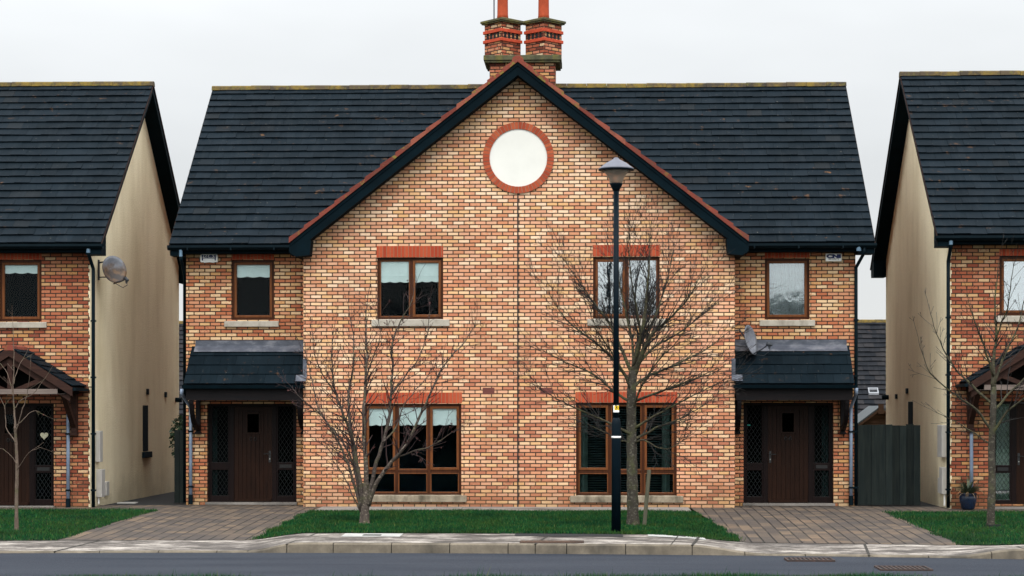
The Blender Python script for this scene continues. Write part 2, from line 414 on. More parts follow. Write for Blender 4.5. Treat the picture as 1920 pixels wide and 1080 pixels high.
def dishm(name, rust):
    b = NB(name)
    c = b.ramp(b.noise(14, 4), [(.3, (.115, .125, .15)), (.7, (.175, .185, .21))])
    if rust:
        p = b.sep(b.tc.outputs['Object'])
        z = b.math('ADD', p[2], b.math('MULTIPLY', b.math('SUBTRACT', b.noise(9, 4), .5), .4))
        c = b.mix(b.mr(z, .16, -.04, 0, .95), c, (.10, .05, .016))
        c = b.mix(b.math('MULTIPLY', b.mr(b.noise(6, 5), .42, .55), b.mr(z, .12, -.06, 0, .95)), c, (.018, .013, .012))
    return b.fin(c, .55, 0, .4)
M['dish'] = dishm('grey_dish', False); M['dishrust'] = dishm('rusty_dish', True)
M['dishdark'] = plain('dark_dish_arm', (.02, .024, .03), .5, .2, 6, .4)
M['bluepot'] = plain('blue_glazed_pot', (.004, .013, .034), .25, .4, 5, .5)
M['leaf'] = plain('strap_leaf', (.035, .055, .03), .6, .5, 9)
M['leafdry'] = plain('dry_leaf', (.20, .13, .06), .7, .4, 9)
M['ivy'] = plain('ivy_leaf', (.018, .045, .022), .5, .5, 9)
M['vent'] = plain('terracotta_air_brick', (.15, .05, .04), .85, .2, 12)
M['heart'] = plain('cream_patterned_heart', (.55, .52, .36), .7, .35, 40)
M['teal'] = plain('teal_sticker', (.02, .35, .28), .5, .2)
def barkm(name, lo, hi, pale=None, moss=(.07, .075, .03), ps=.0):
    b = NB(name)
    c = b.ramp(b.noise(14, 5, b.scaled(1, 1, .5), .65), [(.3, lo), (.7, hi)])
    c = b.mix(b.mr(b.noise(5, 4), .5, .68, 0, .6), c, moss)
    if pale: c = b.mix(b.mr(b.noise(20, 4, b.scaled(1, 1, 1.5)), .56, .62, 0, ps), c, pale)
    b.bump(b.noise(40, 5), .7, .012)
    return b.fin(c, .9, 0, .15)
M['bark_left'] = barkm('grey_birch_bark', (.034, .027, .023), (.088, .07, .058), (.22, .185, .145), ps=.6)
M['bark_stem'] = barkm('dark_stem_bark', (.027, .021, .019), (.065, .052, .044), (.16, .135, .115), ps=.4)
M['twig_left'] = plain('reddish_twig', (.030, .0165, .016), .8, .4, 6)
M['bark_right'] = barkm('grey_green_bark', (.022, .019, .015), (.052, .046, .036), (.125, .115, .092), ps=.55)
M['limb_right'] = barkm('olive_limb_bark', (.022, .020, .014), (.05, .044, .028), (.17, .17, .08), ps=.25)
M['twig_right'] = plain('dark_olive_twig', (.012, .010, .009), .8, .5, 5)
M['bark_sap'] = barkm('sapling_bark', (.07, .05, .04), (.14, .105, .08))
M['meter'] = plain('meter_box_plastic', (.40, .385, .36), .5, .12, 5)
# ------------------------------------------------------------------ sky and light
w = bpy.data.worlds.new('World'); SC.world = w; w.use_nodes = True
nt = w.node_tree; N = nt.nodes; L = nt.links
bg = N['Background']
sky = N.new('ShaderNodeTexSky'); sky.sky_type = 'NISHITA'; sky.sun_disc = False
SUN_EL, SUN_AZ = R(52), R(184)          # behind the camera, high
sky.sun_elevation = SUN_EL; sky.sun_rotation = SUN_AZ
tc = N.new('ShaderNodeTexCoord'); sp = N.new('ShaderNodeSeparateXYZ'); L.new(tc.outputs['Generated'], sp.inputs[0])
rp = N.new('ShaderNodeValToRGB'); L.new(sp.outputs[2], rp.inputs[0])
el = rp.color_ramp.elements
SKYV = [(0.0, (8.1, 8.25, 8.2)), (.12, (7.75, 8.0, 8.15)), (.30, (11.5, 11.9, 12.2)), (.6, (22, 22.5, 23)), (1.0, (30, 30.5, 31))]
while len(el) < len(SKYV): el.new(.5)
for e, (p, c) in zip(el, SKYV): e.position = p; e.color = (*c, 1)
mp = N.new('ShaderNodeMapping'); mp.inputs['Scale'].default_value = (1.2, 1.2, 3.5); L.new(tc.outputs['Generated'], mp.inputs[0])
ns = N.new('ShaderNodeTexNoise'); ns.inputs['Scale'].default_value = 3.0; ns.inputs['Detail'].default_value = 4; L.new(mp.outputs[0], ns.inputs['Vector'])
mr = N.new('ShaderNodeMapRange'); L.new(ns.outputs['Fac'], mr.inputs[0])
for i, q in enumerate((.3, .7, .89, 1.05)): mr.inputs[i + 1].default_value = q
mu = N.new('ShaderNodeMix'); mu.data_type = 'RGBA'; mu.blend_type = 'MULTIPLY'; mu.inputs[0].default_value = 1; mu.clamp_result = False
gl_ = N.new('ShaderNodeMapRange'); L.new(sp.outputs[1], gl_.inputs[0])
for i, q in enumerate((.35, -.75, 1.0, 1.6)): gl_.inputs[i + 1].default_value = q
m2 = N.new('ShaderNodeMath'); m2.operation = 'MULTIPLY'; L.new(mr.outputs[0], m2.inputs[0]); L.new(gl_.outputs[0], m2.inputs[1])
L.new(rp.outputs[0], mu.inputs[6]); L.new(m2.outputs[0], mu.inputs[7])
mx = N.new('ShaderNodeMix'); mx.data_type = 'RGBA'; mx.inputs[0].default_value = .97; mx.clamp_result = False   # thick cloud over the blue sky
L.new(sky.outputs[0], mx.inputs[6]); L.new(mu.outputs[2], mx.inputs[7]); L.new(mx.outputs[2], bg.inputs[0])
bg.inputs[1].default_value = .1
sl = bpy.data.lights.new('sun', 'SUN'); sl.energy = 1.5; sl.angle = R(24); sl.color = (1, .95, .87)
so = bpy.data.objects.new('sun', sl); COL.objects.link(so); so.location = (0, -30, 40)
az = R(4)
sd = Vector((math.sin(az) * math.cos(SUN_EL), -math.cos(az) * math.cos(SUN_EL), math.sin(SUN_EL)))
so.rotation_euler = sd.to_track_quat('Z', 'Y').to_euler()
SC.view_settings.view_transform = 'Standard'; SC.view_settings.look = 'None'
SC.view_settings.exposure = 0.04; SC.view_settings.gamma = 1.0; SC.view_settings.use_curve_mapping = False

# ------------------------------------------------------------------ ground
def lerp(x, pts):
    if x <= pts[0][0]: return pts[0][1]
    for (a, va), (b_, vb) in zip(pts, pts[1:]):
        if x <= b_:
            t = (x - a) / (b_ - a); t = t * t * (3 - 2 * t); return va + (vb - va) * t
    return pts[-1][1]
ROADZ = -.30
def ykerb(x):
    d = max(-16, min(16, x + 2)); return -9.6 - .0095 * d * d - max(0, abs(x + 2) - 16) * .3
def zkerb(x): return lerp(x, [(-3.9, -.275), (-3.12, -.15), (3.0, -.15), (4.2, -.275), (6.9, -.275), (8.0, -.15), (15, -.15), (16, -.275)])
def yback(x): return ykerb(x) + 2.05 - (.35 if x < -3.6 or x > 3.8 else 0) * 0
def zback(x): return lerp(x, [(-4.3, -.235), (-3.2, -.115), (2.3, -.115), (4.3, -.235), (7.6, -.235), (9.5, -.165)])
def gz(x, y):
    yb = yback(x)
    if y >= -.5: return -.045
    if y <= yb:
        t = (y - yb) / (ykerb(x) - yb); return zback(x) + (zkerb(x) - zback(x)) * min(t, 1)
    t = (-.5 - y) / (-.5 - yb); return -.045 + (zback(x) + .045) * (t ** 1.25)
def sheet(name, xs, yf, mat, lift=0.0, thick=0.0, kindv='structure'):   # yf: list of functions y(x) from near to far
    mb = MB(); nx = len(xs); ny = len(yf)
    for x in xs:
        for g in yf:
            y = g(x); mb.v.append((x, y, gz(x, y) + lift))
    for i in range(nx - 1):
        for j in range(ny - 1):
            a = i * ny + j; mb.f.append((a, a + ny, a + ny + 1, a + 1)); mb.m.append(0)
    o = mb.build(name, mat); o['kind'] = kindv
    return o
def asphalt():
    b = NB('asphalt')
    c = b.ramp(b.noise(1.1, 5, b.scaled(.25, 1, 1)), [(.3, (.022, .0265, .036)), (.7, (.033, .0385, .049))])
    c = b.mix(b.mr(b.noise(26, 3), .56, .72, 0, .4), c, (.05, .056, .068))
    c = b.mix(b.mr(b.noise(70, 2), .55, .7, 0, .5), c, (.065, .075, .092))
    c = b.mix(b.mr(b.noise(55, 2, b.scaled(1, 1, 1, loc=(9, 9, 0))), .55, .7, 0, .6), c, (.012, .015, .022))
    c = b.mix(b.mr(b.noise(.6, 4, b.scaled(.3, 2, 1, loc=(2, 0, 0))), .55, .7, 0, .45), c, (.013, .017, .026))
    b.bump(b.noise(120, 3), .7, .01)
    return b.fin(c, .9, 0, .1)
def pavem():
    b = NB('pavement_concrete')
    sv = b.scaled(.8, 1.5, 1)
    c = b.ramp(b.noise(1.7, 8, sv, .78), [(.38, (.045, .04, .037)), (.48, (.095, .083, .074)), (.55, (.22, .198, .176)), (.64, (.42, .385, .345))])
    c = b.mix(b.mr(b.noise(.7, 4, b.scaled(.5, 1, 1, loc=(3, 3, 0))), .5, .7, 0, .6), c, (.06, .054, .052))
    c = b.mix(b.mr(b.noise(60, 3), .5, .7, 0, .35), c, (.055, .05, .045))
    b.bump(b.noise(50, 5), .5, .01)
    return b.fin(c, .9, 0, .2)
def paverm():
    b = NB('block_paving'); p = b.sep(b.tc.outputs['Object'])
    x = b.math('ADD', p[0], b.math('MULTIPLY', b.math('SUBTRACT', b.noise(2, 2), .5), .02))
    q = b.math('DIVIDE', b.math('ADD', x, 50.0), .205); col = b.math('FLOOR', q); fx = b.math('FRACT', q)
    wr = b.n.new('ShaderNodeTexWhiteNoise'); wr.noise_dimensions = '1D'; b.l.new(col, wr.inputs['W'])
    r = b.math('ADD', b.math('DIVIDE', b.math('ADD', p[1], 50.0), .33), wr.outputs['Value']); row = b.math('FLOOR', r); fy = b.math('FRACT', r)
    dx = b.math('MULTIPLY', b.math('MINIMUM', fx, b.math('SUBTRACT', 1.0, fx)), .205)
    dy = b.math('MULTIPLY', b.math('MINIMUM', fy, b.math('SUBTRACT', 1.0, fy)), .33)
    wn = b.n.new('ShaderNodeTexWhiteNoise'); wn.noise_dimensions = '2D'; b.l.new(b.comb(col, row), wn.inputs['Vector'])
    c = b.ramp(wn.outputs['Value'], [(0, (.054, .043, .036)), (.4, (.073, .057, .045)), (.75, (.096, .072, .053)), (1, (.125, .09, .061))])
    c = b.mix(b.mr(b.noise(.9, 4), .42, .66, 0, .75), c, (.046, .040, .038))
    c = b.mix(b.mr(b.noise(.8, 4, b.scaled(1, 1, 1, loc=(5, 8, 0))), .55, .7, 0, .45), c, (.17, .112, .07))
    c = b.mix(b.mr(b.noise(1.9, 5, b.scaled(1, 1, 1, loc=(1, 8, 3))), .62, .70, 0, .7), c, (.022, .02, .02))
    jx = b.math('SUBTRACT', 1.0, b.mr(dx, .008, .020)); jy = b.math('MULTIPLY', b.math('SUBTRACT', 1.0, b.mr(dy, .004, .012)), .35)
    jx = b.math('MULTIPLY', jx, b.mr(b.noise(1.1, 3), .3, .55, .25, 1))
    j = b.math('MAXIMUM', jx, jy)
    jc = b.mix(b.mr(b.noise(3, 4), .5, .7), (.007, .007, .0075), (.010, .016, .008))
    c = b.mix(b.math('MULTIPLY', j, .93), c, jc)
    b.bump(b.math('SUBTRACT', b.math('MULTIPLY', b.noise(50, 4), .3), j), .7, .012)
    return b.fin(c, .85, 0, .25)
def lawnm():
    b = NB('lawn_soil')
    c = b.ramp(b.noise(3, 5), [(.3, (.004, .014, .006)), (.7, (.009, .026, .008))])
    return b.fin(c, .95, 0, .1)
M['asphalt'] = asphalt(); M['pave'] = pavem(); M['paver'] = paverm(); M['lawn'] = lawnm()
M['kerb'] = concm('kerb_concrete', (.095, .08, .06), (.20, .17, .13), (.036, .033, .028), sc=3)
M['joint'] = plain('dark_joint', (.03, .028, .024), .95, .3, 8)
M['path'] = concm('grey_path', (.14, .128, .115), (.23, .21, .19), (.07, .065, .06), sc=2)
M['earth'] = plain('earth', (.03, .04, .02), .95, .4, 1)
M['whitepaint'] = concm('white_cover_paint', (.30, .30, .287), (.40, .40, .38), (.19, .18, .165), .002)
M['darkyard'] = plain('dark_tarmac', (.012, .0125, .0135), .95, .3, 4)

mb = MB(); mb.box(-320, 320, -320, 420, -1.2, -.42); kind(mb.build('ground', M['earth']), 'structure')
xs = [-30 + i * .2 for i in range(301)]
# road with the camber of a residential street
mb = MB(); VERGEY = lambda x: -15.6 + .68 * math.exp(-((x - 4.0) / 2.8) ** 2) + .02 * math.sin(x * 3.1)
for x in xs:
    yk = ykerb(x) + .01; yv = VERGEY(x)
    for t in (0, .33, .66, 1): mb.v.append((x, yk + (yv - yk) * t, ROADZ + .05 * math.sin(math.pi * t) * .6))
for i in range(len(xs) - 1):
    for j in range(3):
        a = i * 4 + j; mb.f.append((a, a + 1, a + 5, a + 4)); mb.m.append(0)
kind(mb.build('road', M['asphalt']), 'structure')
# pavement: bays of in-situ concrete with tooled joints between them
joints = [-25, -21.4, -17.8, -14.2, -10.7, -6.9, -3.28, .62, 3.05, 5.72, 8.02, 11.4, 15, 18.6, 22.2, 26]
sheet('pavement', xs, [lambda x, t=t: ykerb(x) + .14 + (yback(x) - ykerb(x) - .14) * t for t in (0, .33, .66, 1)], M['pave'], .0)
def pave_strip(mb, x, wd, y0=None, y1=None, lift=.004):
    ya = ykerb(x) + .0; yb = yback(x); n = 6
    pts = [(ya + (yb - ya) * i / n) for i in range(n + 1)]
    for a, c in zip(pts, pts[1:]):
        sk = .10
        xa = x + (a - ya) * sk; xb = x + (c - ya) * sk
        mb.quad((xa - wd, a, gz(x, a) + lift), (xa + wd, a, gz(x, a) + lift), (xb + wd, c, gz(x, c) + lift), (xb - wd, c, gz(x, c) + lift))
mb = MB()
for x in joints: pave_strip(mb, x, .022)
for x in (2.72, -3.9, 8.35): pave_strip(mb, x, .008)
kind(mb.build('pavement_joint', M['joint']), 'structure')
# kerb stones
mb = MB(); kj = [-30]
while kj[-1] < 30: kj.append(kj[-1] + .915)
kj = sorted([k for k in kj if min(abs(k - j) for j in joints) > .25] + joints)
for a, c in zip(kj, kj[1:]):
    n = max(2, int((c - a) / .15)); g = .007
    X_ = [a + g + (c - a - 2 * g) * i / n for i in range(n + 1)]
    hh = random.uniform(-.004, .004)
    for p, q in zip(X_, X_[1:]):
        f = lambda x: [(x, ykerb(x) - .015, ROADZ - .08), (x, ykerb(x), zkerb(x) - .018 + hh), (x, ykerb(x) + .022, zkerb(x) + .004 + hh), (x, ykerb(x) + .145, zkerb(x) + .004 + hh), (x, ykerb(x) + .145, ROADZ - .08)]
        A = f(p); B = f(q); o = len(mb.v); mb.v += A + B
        for i in range(4): mb.f.append((o + i, o + 5 + i, o + 6 + i, o + i + 1)); mb.m.append(0)
    for xx, rev in ((X_[0], 0), (X_[-1], 1)):
        A = f(xx); mb.add(A, [(0, 1, 2, 3, 4)])
kind(mb.build('kerb', M['kerb']), 'structure')
# sunken filler under the joints between kerb stones
mb = MB()
for p, q in zip(xs, xs[1:]):
    mb.quad((p, ykerb(p) + .012, ROADZ - .05), (q, ykerb(q) + .012, ROADZ - .05), (q, ykerb(q) + .012, zkerb(q) - .02), (p, ykerb(p) + .012, zkerb(p) - .02))
kind(mb.build('kerb_joint', M['joint']), 'structure')
def frange(a, b, n): return [a + (b - a) * i / n for i in range(n + 1)]
def lerpx(xl0, xl1):            # left and right edges that run slightly askew from far to near
    return xl0, xl1
LAWNFAR = -1.7
def patch(name, e0, e1, y0, mat, nx=24, ny=12, lift=.012, front=0.0):
    # e0/e1 give x of the left and right edge at t (0 far, 1 at the pavement)
    mb = MB()
    for j in range(ny + 1):
        t = j / ny
        for i in range(nx + 1):
            x = e0(t) + (e1(t) - e0(t)) * i / nx
            y = y0(x) + (yback(x) + front - y0(x)) * t
            mb.v.append((x, y, gz(x, y) + lift))
    for j in range(ny):
        for i in range(nx):
            a = j * (nx + 1) + i; mb.f.append((a, a + nx + 1, a + nx + 2, a + 1)); mb.m.append(0)
    o = mb.build(name, mat); o['kind'] = 'structure'; return o
CL = lambda t: -4.0 - .06 * t; CR = lambda t: 3.42 + .5 * t
LR = lambda t: -7.15 - .25 * t; RL = lambda t: 7.22 + .22 * t
cfar = lambda x: LAWNFAR + (0.0 if x < 2.2 else -.0)
patch('lawn', CL, CR, cfar, M['lawn'])
patch('lawn', lambda t: -17., LR, lambda x: -1.35, M['lawn'])
patch('lawn', RL, lambda t: 17., lambda x: -1.55, M['lawn'])
patch('driveway', lambda t: LR(t), CL, lambda x: .76, M['paver'], 16, 14, .006)
patch('driveway', CR, RL, lambda x: .76, M['paver'], 16, 14, .006)
sheet('path', frange(-4.0, 3.45, 20), [lambda x: LAWNFAR - .05, lambda x: -.5, lambda x: .05], M['path'], .014)
sheet('path', frange(-18, -7.15, 12), [lambda x: -1.4, lambda x: -.5, lambda x: .6], M['paver'], .004)
sheet('path', frange(7.2, 18, 12), [lambda x: -1.6, lambda x: -.5, lambda x: .6], M['paver'], .004)
sheet('passage_floor', frange(-8.75, -6.9, 2), [lambda x: .7, lambda x: 12.], M['darkyard'], -.006)
sheet('passage_floor', frange(6.9, 8.75, 2), [lambda x: .7, lambda x: 12.], M['darkyard'], -.006)
mb = MB(); mb.box(-60, 60, 9, 60, -.41, -.06); kind(mb.build('back_garden_ground', M['earth']), 'structure')
# green on the camera's side of the road
mb = MB()
for x in xs:
    for y in (VERGEY(x), VERGEY(x) - .15, -24., -120.):
        mb.v.append((x * (1 if y > -20 else 4), y, (ROADZ + .03) if y == VERGEY(x) else (-.24 if y > -60 else -.1)))
for i in range(len(xs) - 1):
    for j in range(3):
        a = i * 4 + j; mb.f.append((a, a + 1, a + 5, a + 4)); mb.m.append(0)
kind(mb.build('verge', M['lawn']), 'structure')
# grass blades
def grassm():
    b = NB('grass_blade'); r = b.island()
    c = b.ramp(r, [(0, (.004, .028, .0125)), (.45, (.006, .05, .0155)), (.85, (.013, .078, .016)), (.97, (.055, .10, .018)), (1, (.14, .14, .055))])
    c = b.mix(b.mr(b.noise(1.1, 4, None, .65), .46, .70, 0, .75), c, (.028, .052, .009))
    c = b.mix(b.mr(b.noise(3.7, 4, b.scaled(1, 1, 1, loc=(4, 1, 2)), .7), .60, .72, 0, .8), c, (.055, .058, .014))
    c = b.mix(b.mr(b.noise(.8, 3, b.scaled(1, 1, 1, loc=(9, 5, 2))), .5, .68, 0, .55), c, (.0025, .022, .009))
    return b.fin(c, .7, 0, .06)
M['grass'] = grassm()
def blades(name, n, region, h0, h1, wd, seed, lift=.01):
    rg = np.random.default_rng(seed)
    pts = region(rg, n)                      # (k,3)
    k = len(pts); a = rg.uniform(0, 2 * np.pi, k); h = rg.uniform(h0, h1, k) * (.72 + .6 * (.5 + .5 * np.sin(pts[:, 0] * 2.7 + 1.3 * np.sin(pts[:, 1] * 3.1)) * np.sin(pts[:, 1] * 4.3 + pts[:, 0]))) * np.where(rg.uniform(0, 1, k) > .985, 1.6, 1); la = rg.uniform(0, 2 * np.pi, k); le = rg.uniform(.1, .75, k) * h
    dx = np.cos(a) * wd; dy = np.sin(a) * wd
    v = np.empty((k, 3, 3)); v[:, 0] = pts; v[:, 1] = pts; v[:, 2] = pts
    v[:, 0, 0] -= dx; v[:, 0, 1] -= dy; v[:, 1, 0] += dx; v[:, 1, 1] += dy
    v[:, 2, 0] += np.cos(la) * le; v[:, 2, 1] += np.sin(la) * le; v[:, 2, 2] += h
    me = bpy.data.meshes.new(name); me.vertices.add(k * 3); me.vertices.foreach_set('co', v.ravel())
    me.loops.add(k * 3); me.loops.foreach_set('vertex_index', np.arange(k * 3, dtype=np.int32))
    me.polygons.add(k); me.polygons.foreach_set('loop_start', np.arange(k, dtype=np.int32) * 3)
    me.update(calc_edges=True); me.materials.append(M['grass'])
    o = bpy.data.objects.new(name, me); COL.objects.link(o); o['kind'] = 'stuff'; return o
BASES = [P(683, 986, -5.4), P(1187, 989, -5.75), P(1858, 1001, -5.3), P(31, 998, -6.1)]
def lawn_region(e0, e1, y0):
    def f(rg, n):
        t = rg.uniform(-.012, 1.008, n); u = rg.uniform(-.008, 1.006, n); out = []
        for a, c in zip(t, u):
            x = e0(a) + (e1(a) - e0(a)) * c + rg.normal(0, .03) + .04 * math.sin(a * 23) * (1 if c > .9 or c < .1 else 0); y = y0 + (yback(x) - y0) * a
            if any((x - q.x) ** 2 + (y - q.y) ** 2 < (.17 + .06 * math.sin(x * 40 + y * 31)) ** 2 for q in BASES): continue
            out.append((x, y, gz(x, y) + .008))
        return np.array(out)
    return f
def gtag(o, l): o['label'] = l; o['category'] = 'grass'
gtag(blades('grass', 95000, lawn_region(CL, CR, LAWNFAR), .03, .062, .0065, 1), 'dark green mown grass of the middle lawn under the two larger trees')
gtag(blades('grass', 42000, lawn_region(lambda t: -12.5, LR, -1.35), .03, .06, .0065, 2), 'dark green grass of the left lawn round the thin sapling')
gtag(blades('grass', 42000, lawn_region(RL, lambda t: 12.5, -1.55), .03, .06, .0065, 3), 'dark green grass of the right lawn in front of the blue pot')
def verge_region(rg, n):
    x = rg.uniform(-9, 12, n); y = np.array([VERGEY(q) for q in x]) - .12 - rg.exponential(.5, n)
    return np.stack([x, y, np.full(n, -.243)], 1)
gtag(blades('grass', 60000, verge_region, .05, .115, .006, 4), 'rough grass along the verge on the near side of the road')
# ------------------------------------------------------------------ building helpers
def wall_face(mb, x0, x1, z0, z1, y, holes, reveal=.13):
    xs_ = sorted({x0, x1, *[h[0] for h in holes], *[h[1] for h in holes]}); zs_ = sorted({z0, z1, *[h[2] for h in holes], *[h[3] for h in holes]})
    xs_ = [x for x in xs_ if x0 - 1e-6 <= x <= x1 + 1e-6]; zs_ = [z for z in zs_ if z0 - 1e-6 <= z <= z1 + 1e-6]
    for a, b_ in zip(xs_, xs_[1:]):
        for c, d in zip(zs_, zs_[1:]):
            mx_, mz_ = (a + b_) / 2, (c + d) / 2
            if any(h[0] < mx_ < h[1] and h[2] < mz_ < h[3] for h in holes): continue
            mb.quad((a, y, c), (b_, y, c), (b_, y, d), (a, y, d))
    for h in holes:
        a, b_, c, d = h[:4]; yi = y + reveal
        mb.quad((a, y, c), (a, y, d), (a, yi, d), (a, yi, c)); mb.quad((b_, y, c), (b_, yi, c), (b_, yi, d), (b_, y, d))
        mb.quad((a, y, d), (b_, y, d), (b_, yi, d), (a, yi, d)); mb.quad((a, y, c), (a, yi, c), (b_, yi, c), (b_, y, c))
def tile_field(name, mat, parent, O, u, s, width, length, n, tw, keep=None, seed=0, thick=.028, step=.042, lap=.07, first=0.0, jit=1.0):
    """overlapping tiles: O eave corner, u along the eave, s up the slope; each tile its own small slab"""
    rg = random.Random(seed); O = Vector(O); u = Vector(u).normalized(); s = Vector(s).normalized(); nn = u.cross(s).normalized()
    if nn.z < 0: nn = -nn
    mb = MB(); g = length / n
    for j in range(n):
        off = (tw / 2 if j % 2 else 0.0)
        k = int(math.ceil((width + tw) / tw)) + 1
        for i in range(-1, k):
            a = i * tw + off; b_ = a + tw
            a = max(a, 0); b_ = min(b_, width)
            if b_ - a < .03: continue
            s0 = j * g + rg.uniform(-.004, .004) * jit; s1 = min((j + 1) * g + lap, length + .02)
            mid = O + u * ((a + b_) / 2) + s * ((s0 + s1) / 2)
            if keep and not keep(mid): continue
            l0 = step + rg.uniform(-.005, .007) * jit; l1 = rg.uniform(-.002, .002); tl = rg.uniform(-.004, .004) * jit
            ga = a + .002; gb = b_ - .002
            c0 = O + u * ga + s * s0 + nn * (l0 + tl); c1 = O + u * gb + s * s0 + nn * (l0 - tl)
            c2 = O + u * gb + s * s1 + nn * l1; c3 = O + u * ga + s * s1 + nn * l1
            dn = nn * thick
            mb.add([c0, c1, c2, c3, c0 - dn, c1 - dn, c2 - dn, c3 - dn],
                   [(0, 1, 2, 3), (4, 7, 6, 5), (0, 4, 5, 1), (1, 5, 6, 2), (2, 6, 7, 3), (3, 7, 4, 0)])
    return mb.build(name, mat, parent)
def ridge_row(name, mat, parent, a, b, seg, r=.12, hgt=.055, seed=1):
    a = Vector(a); b = Vector(b); L_ = (b - a).length; n = max(1, round(L_ / seg)); d = (b - a) / n; rg = random.Random(seed)
    mb = MB(); sd = d.normalized().cross(Vector((0, 0, 1))).normalized()
    for i in range(n):
        p = a + d * i + d * .006; q = a + d * (i + 1) - d * .006; o = len(mb.v); dz = rg.uniform(-.006, .006)
        prof = [(-r, -.06), (-r * .8, hgt * .45), (-r * .35, hgt * .92), (r * .35, hgt * .92), (r * .8, hgt * .45), (r, -.06)]
        for e, (pp, sc) in enumerate(((p, 1.0), (q, .93))):
            for x, z in prof: mb.v.append(tuple(pp + sd * x * sc + Vector((0, 0, z * sc + dz))))
        m = len(prof)
        for j in range(m): mb.f.append((o + j, o + (j + 1) % m, o + m + (j + 1) % m, o + m + j)); mb.m.append(0)
        mb.f += [tuple(o + j for j in range(m)), tuple(o + m + j for j in reversed(range(m)))]; mb.m += [0, 0]
    return mb.build(name, mat, parent)
SL = 0.03
def pitched_roof(parent, x0, x1, yf, yr, yb, ze, zr, wallL, wallR, n=23, keep=None, seed=0, vergel=True, verger=True, eave_gap=None, tiles=None):
    """dark tiled roof: front slope tiles, rear slope, underlay, ridge tiles, eaves fascia, gutter and boxed verges"""
    s = Vector((0, yr - yf, zr - ze)); Ls = s.length
    roof = tile_field('roof', tiles or M['tile'], parent, (x0, yf, ze), (1, 0, 0), s, x1 - x0, Ls, n, .33, keep, seed)
    sb = Vector((0, yr - yb, zr - ze))
    tile_field('rear_slope', tiles or M['tile'], roof, (x0, yb, ze), (1, 0, 0), sb, x1 - x0, sb.length, n, 1.2, None, seed + 5)
    mb = MB(); k = (zr - ze) / (yr - yf); kb = (zr - ze) / (yb - yr); t = .03
    def zt(y): return zr - (k * (yr - y) if y < yr else kb * (y - yr))
    xi0, xi1 = x0 + .02, x1 - .02
    if keep is None:
        mb.quad((xi0, yf + .03, zt(yf + .03) - t), (xi1, yf + .03, zt(yf + .03) - t), (xi1, yr, zr - t), (xi0, yr, zr - t))
    else:
        for i in range(36):
            for j in range(18):
                xa = xi0 + (xi1 - xi0) * i / 36; xb = xi0 + (xi1 - xi0) * (i + 1) / 36
                ya = yf + .03 + (yr - yf - .03) * j / 18; yb_ = yf + .03 + (yr - yf - .03) * (j + 1) / 18
                if keep(Vector(((xa + xb) / 2, (ya + yb_) / 2, zt((ya + yb_) / 2)))): mb.quad((xa, ya, zt(ya) - t), (xb, ya, zt(ya) - t), (xb, yb_, zt(yb_) - t), (xa, yb_, zt(yb_) - t))
    mb.quad((xi0, yb - .03, zt(yb - .03) - t), (xi0, yr, zr - t), (xi1, yr, zr - t), (xi1, yb - .03, zt(yb - .03) - t))
    mb.build('underlay', M['underlay'], roof)
    ridge_row('ridge_tiles', M['ridge'], parent, (x0 - .015, yr, zr + .015), (x1 + .015, yr, zr + .015), .45, seed=seed)
    # verges: barge board on the outer edge, soffit running back to the wall, boxed ends at the eaves
    for on, xv, xw, sg in ((vergel, x0, wallL, 1), (verger, x1, wallR, -1)):
        if not on: continue
        mb = MB(); d = .19
        for ya, yb_ in ((yf + .02, yr), (yr, yb - .02)):
            mb.prism([(ya, zt(ya) - .028), (yb_, zt(yb_) - .028), (yb_, zt(yb_) - d), (ya, zt(ya) - d)], 'x', xv + sg * .012, xv + sg * .04)
            za, zb_ = zt(ya) - d + .012, zt(yb_) - d + .012
            mb.prism([(ya, za), (yb_, zb_), (yb_, zb_ - .018), (ya, za - .018)], 'x', xv + sg * .04, xw)
        for ya, yb_ in ((yf + .015, yf + .46), (yb - .46, yb - .015)):
            zl = zt(yf) - .22
            mb.prism([(ya, zl), (yb_, zl), (yb_, zt(yb_) - .05), (ya, zt(ya) - .05)], 'x', xv + sg * .016, xw)
        mb.build('bargeboard', M['black'], parent)
        mb = MB(); rg = random.Random(seed + 3)       # mortar-bedded verge undercloak
        for ya, yb_ in ((yf, yr), (yr, yb)):
            mb.prism([(ya, zt(ya) - .026), (yb_, zt(yb_) - .026), (yb_, zt(yb_) - .004), (ya, zt(ya) - .004)], 'x', xv - sg * .012, xv + sg * .012)
        mb.build('verge_edging', M['verge_dark'], parent)
    segs = [(x0 + .03, x1 - .03)] if not eave_gap else [(x0 + .03, eave_gap[0]), (eave_gap[1], x1 - .03)]
    for a, b_ in segs:
        mb = MB(); mb.box(a, b_, yf + .10, yf + .13, ze - .168, ze - .012); mb.box(a, b_, yf + .13, yf + .43, ze - .164, ze - .14)
        mb.build('fascia', M['black'], parent)
        mb = MB(); y0 = yf - .075
        prof = [(y0, ze - .012), (y0 + .012, ze - .012), (y0 + .015, ze - .05), (y0 + .06, ze - .092), (y0 + .115, ze - .092), (y0 + .16, ze - .05), (y0 + .162, ze - .02), (y0 + .172, ze - .02),
                (y0 + .172, ze - .055), (y0 + .122, ze - .108), (y0 + .05, ze - .108), (y0, ze - .06)]
        xa = x0 - .03 if a < x0 + .1 else a; xb = x1 + .03 if b_ > x1 - .1 else b_
        mb.prism(prof, 'x', xa, xb)
        gt = mb.build('gutter', M['gutter'], parent)
        q = a + .35
        while q < b_ and a > -9 and b_ < 9:
            mb = MB(); mb.prism([(y0 - .006, ze - .116), (y0 + .17, ze - .116), (y0 + .17, ze - .1085), (y0 - .0005, ze - .1085), (y0 - .0005, ze - .02), (y0 - .006, ze - .02)], 'x', q, q + .03)
            mb.build('gutter_bracket', M['gutter'], gt); q += .9
    return roof
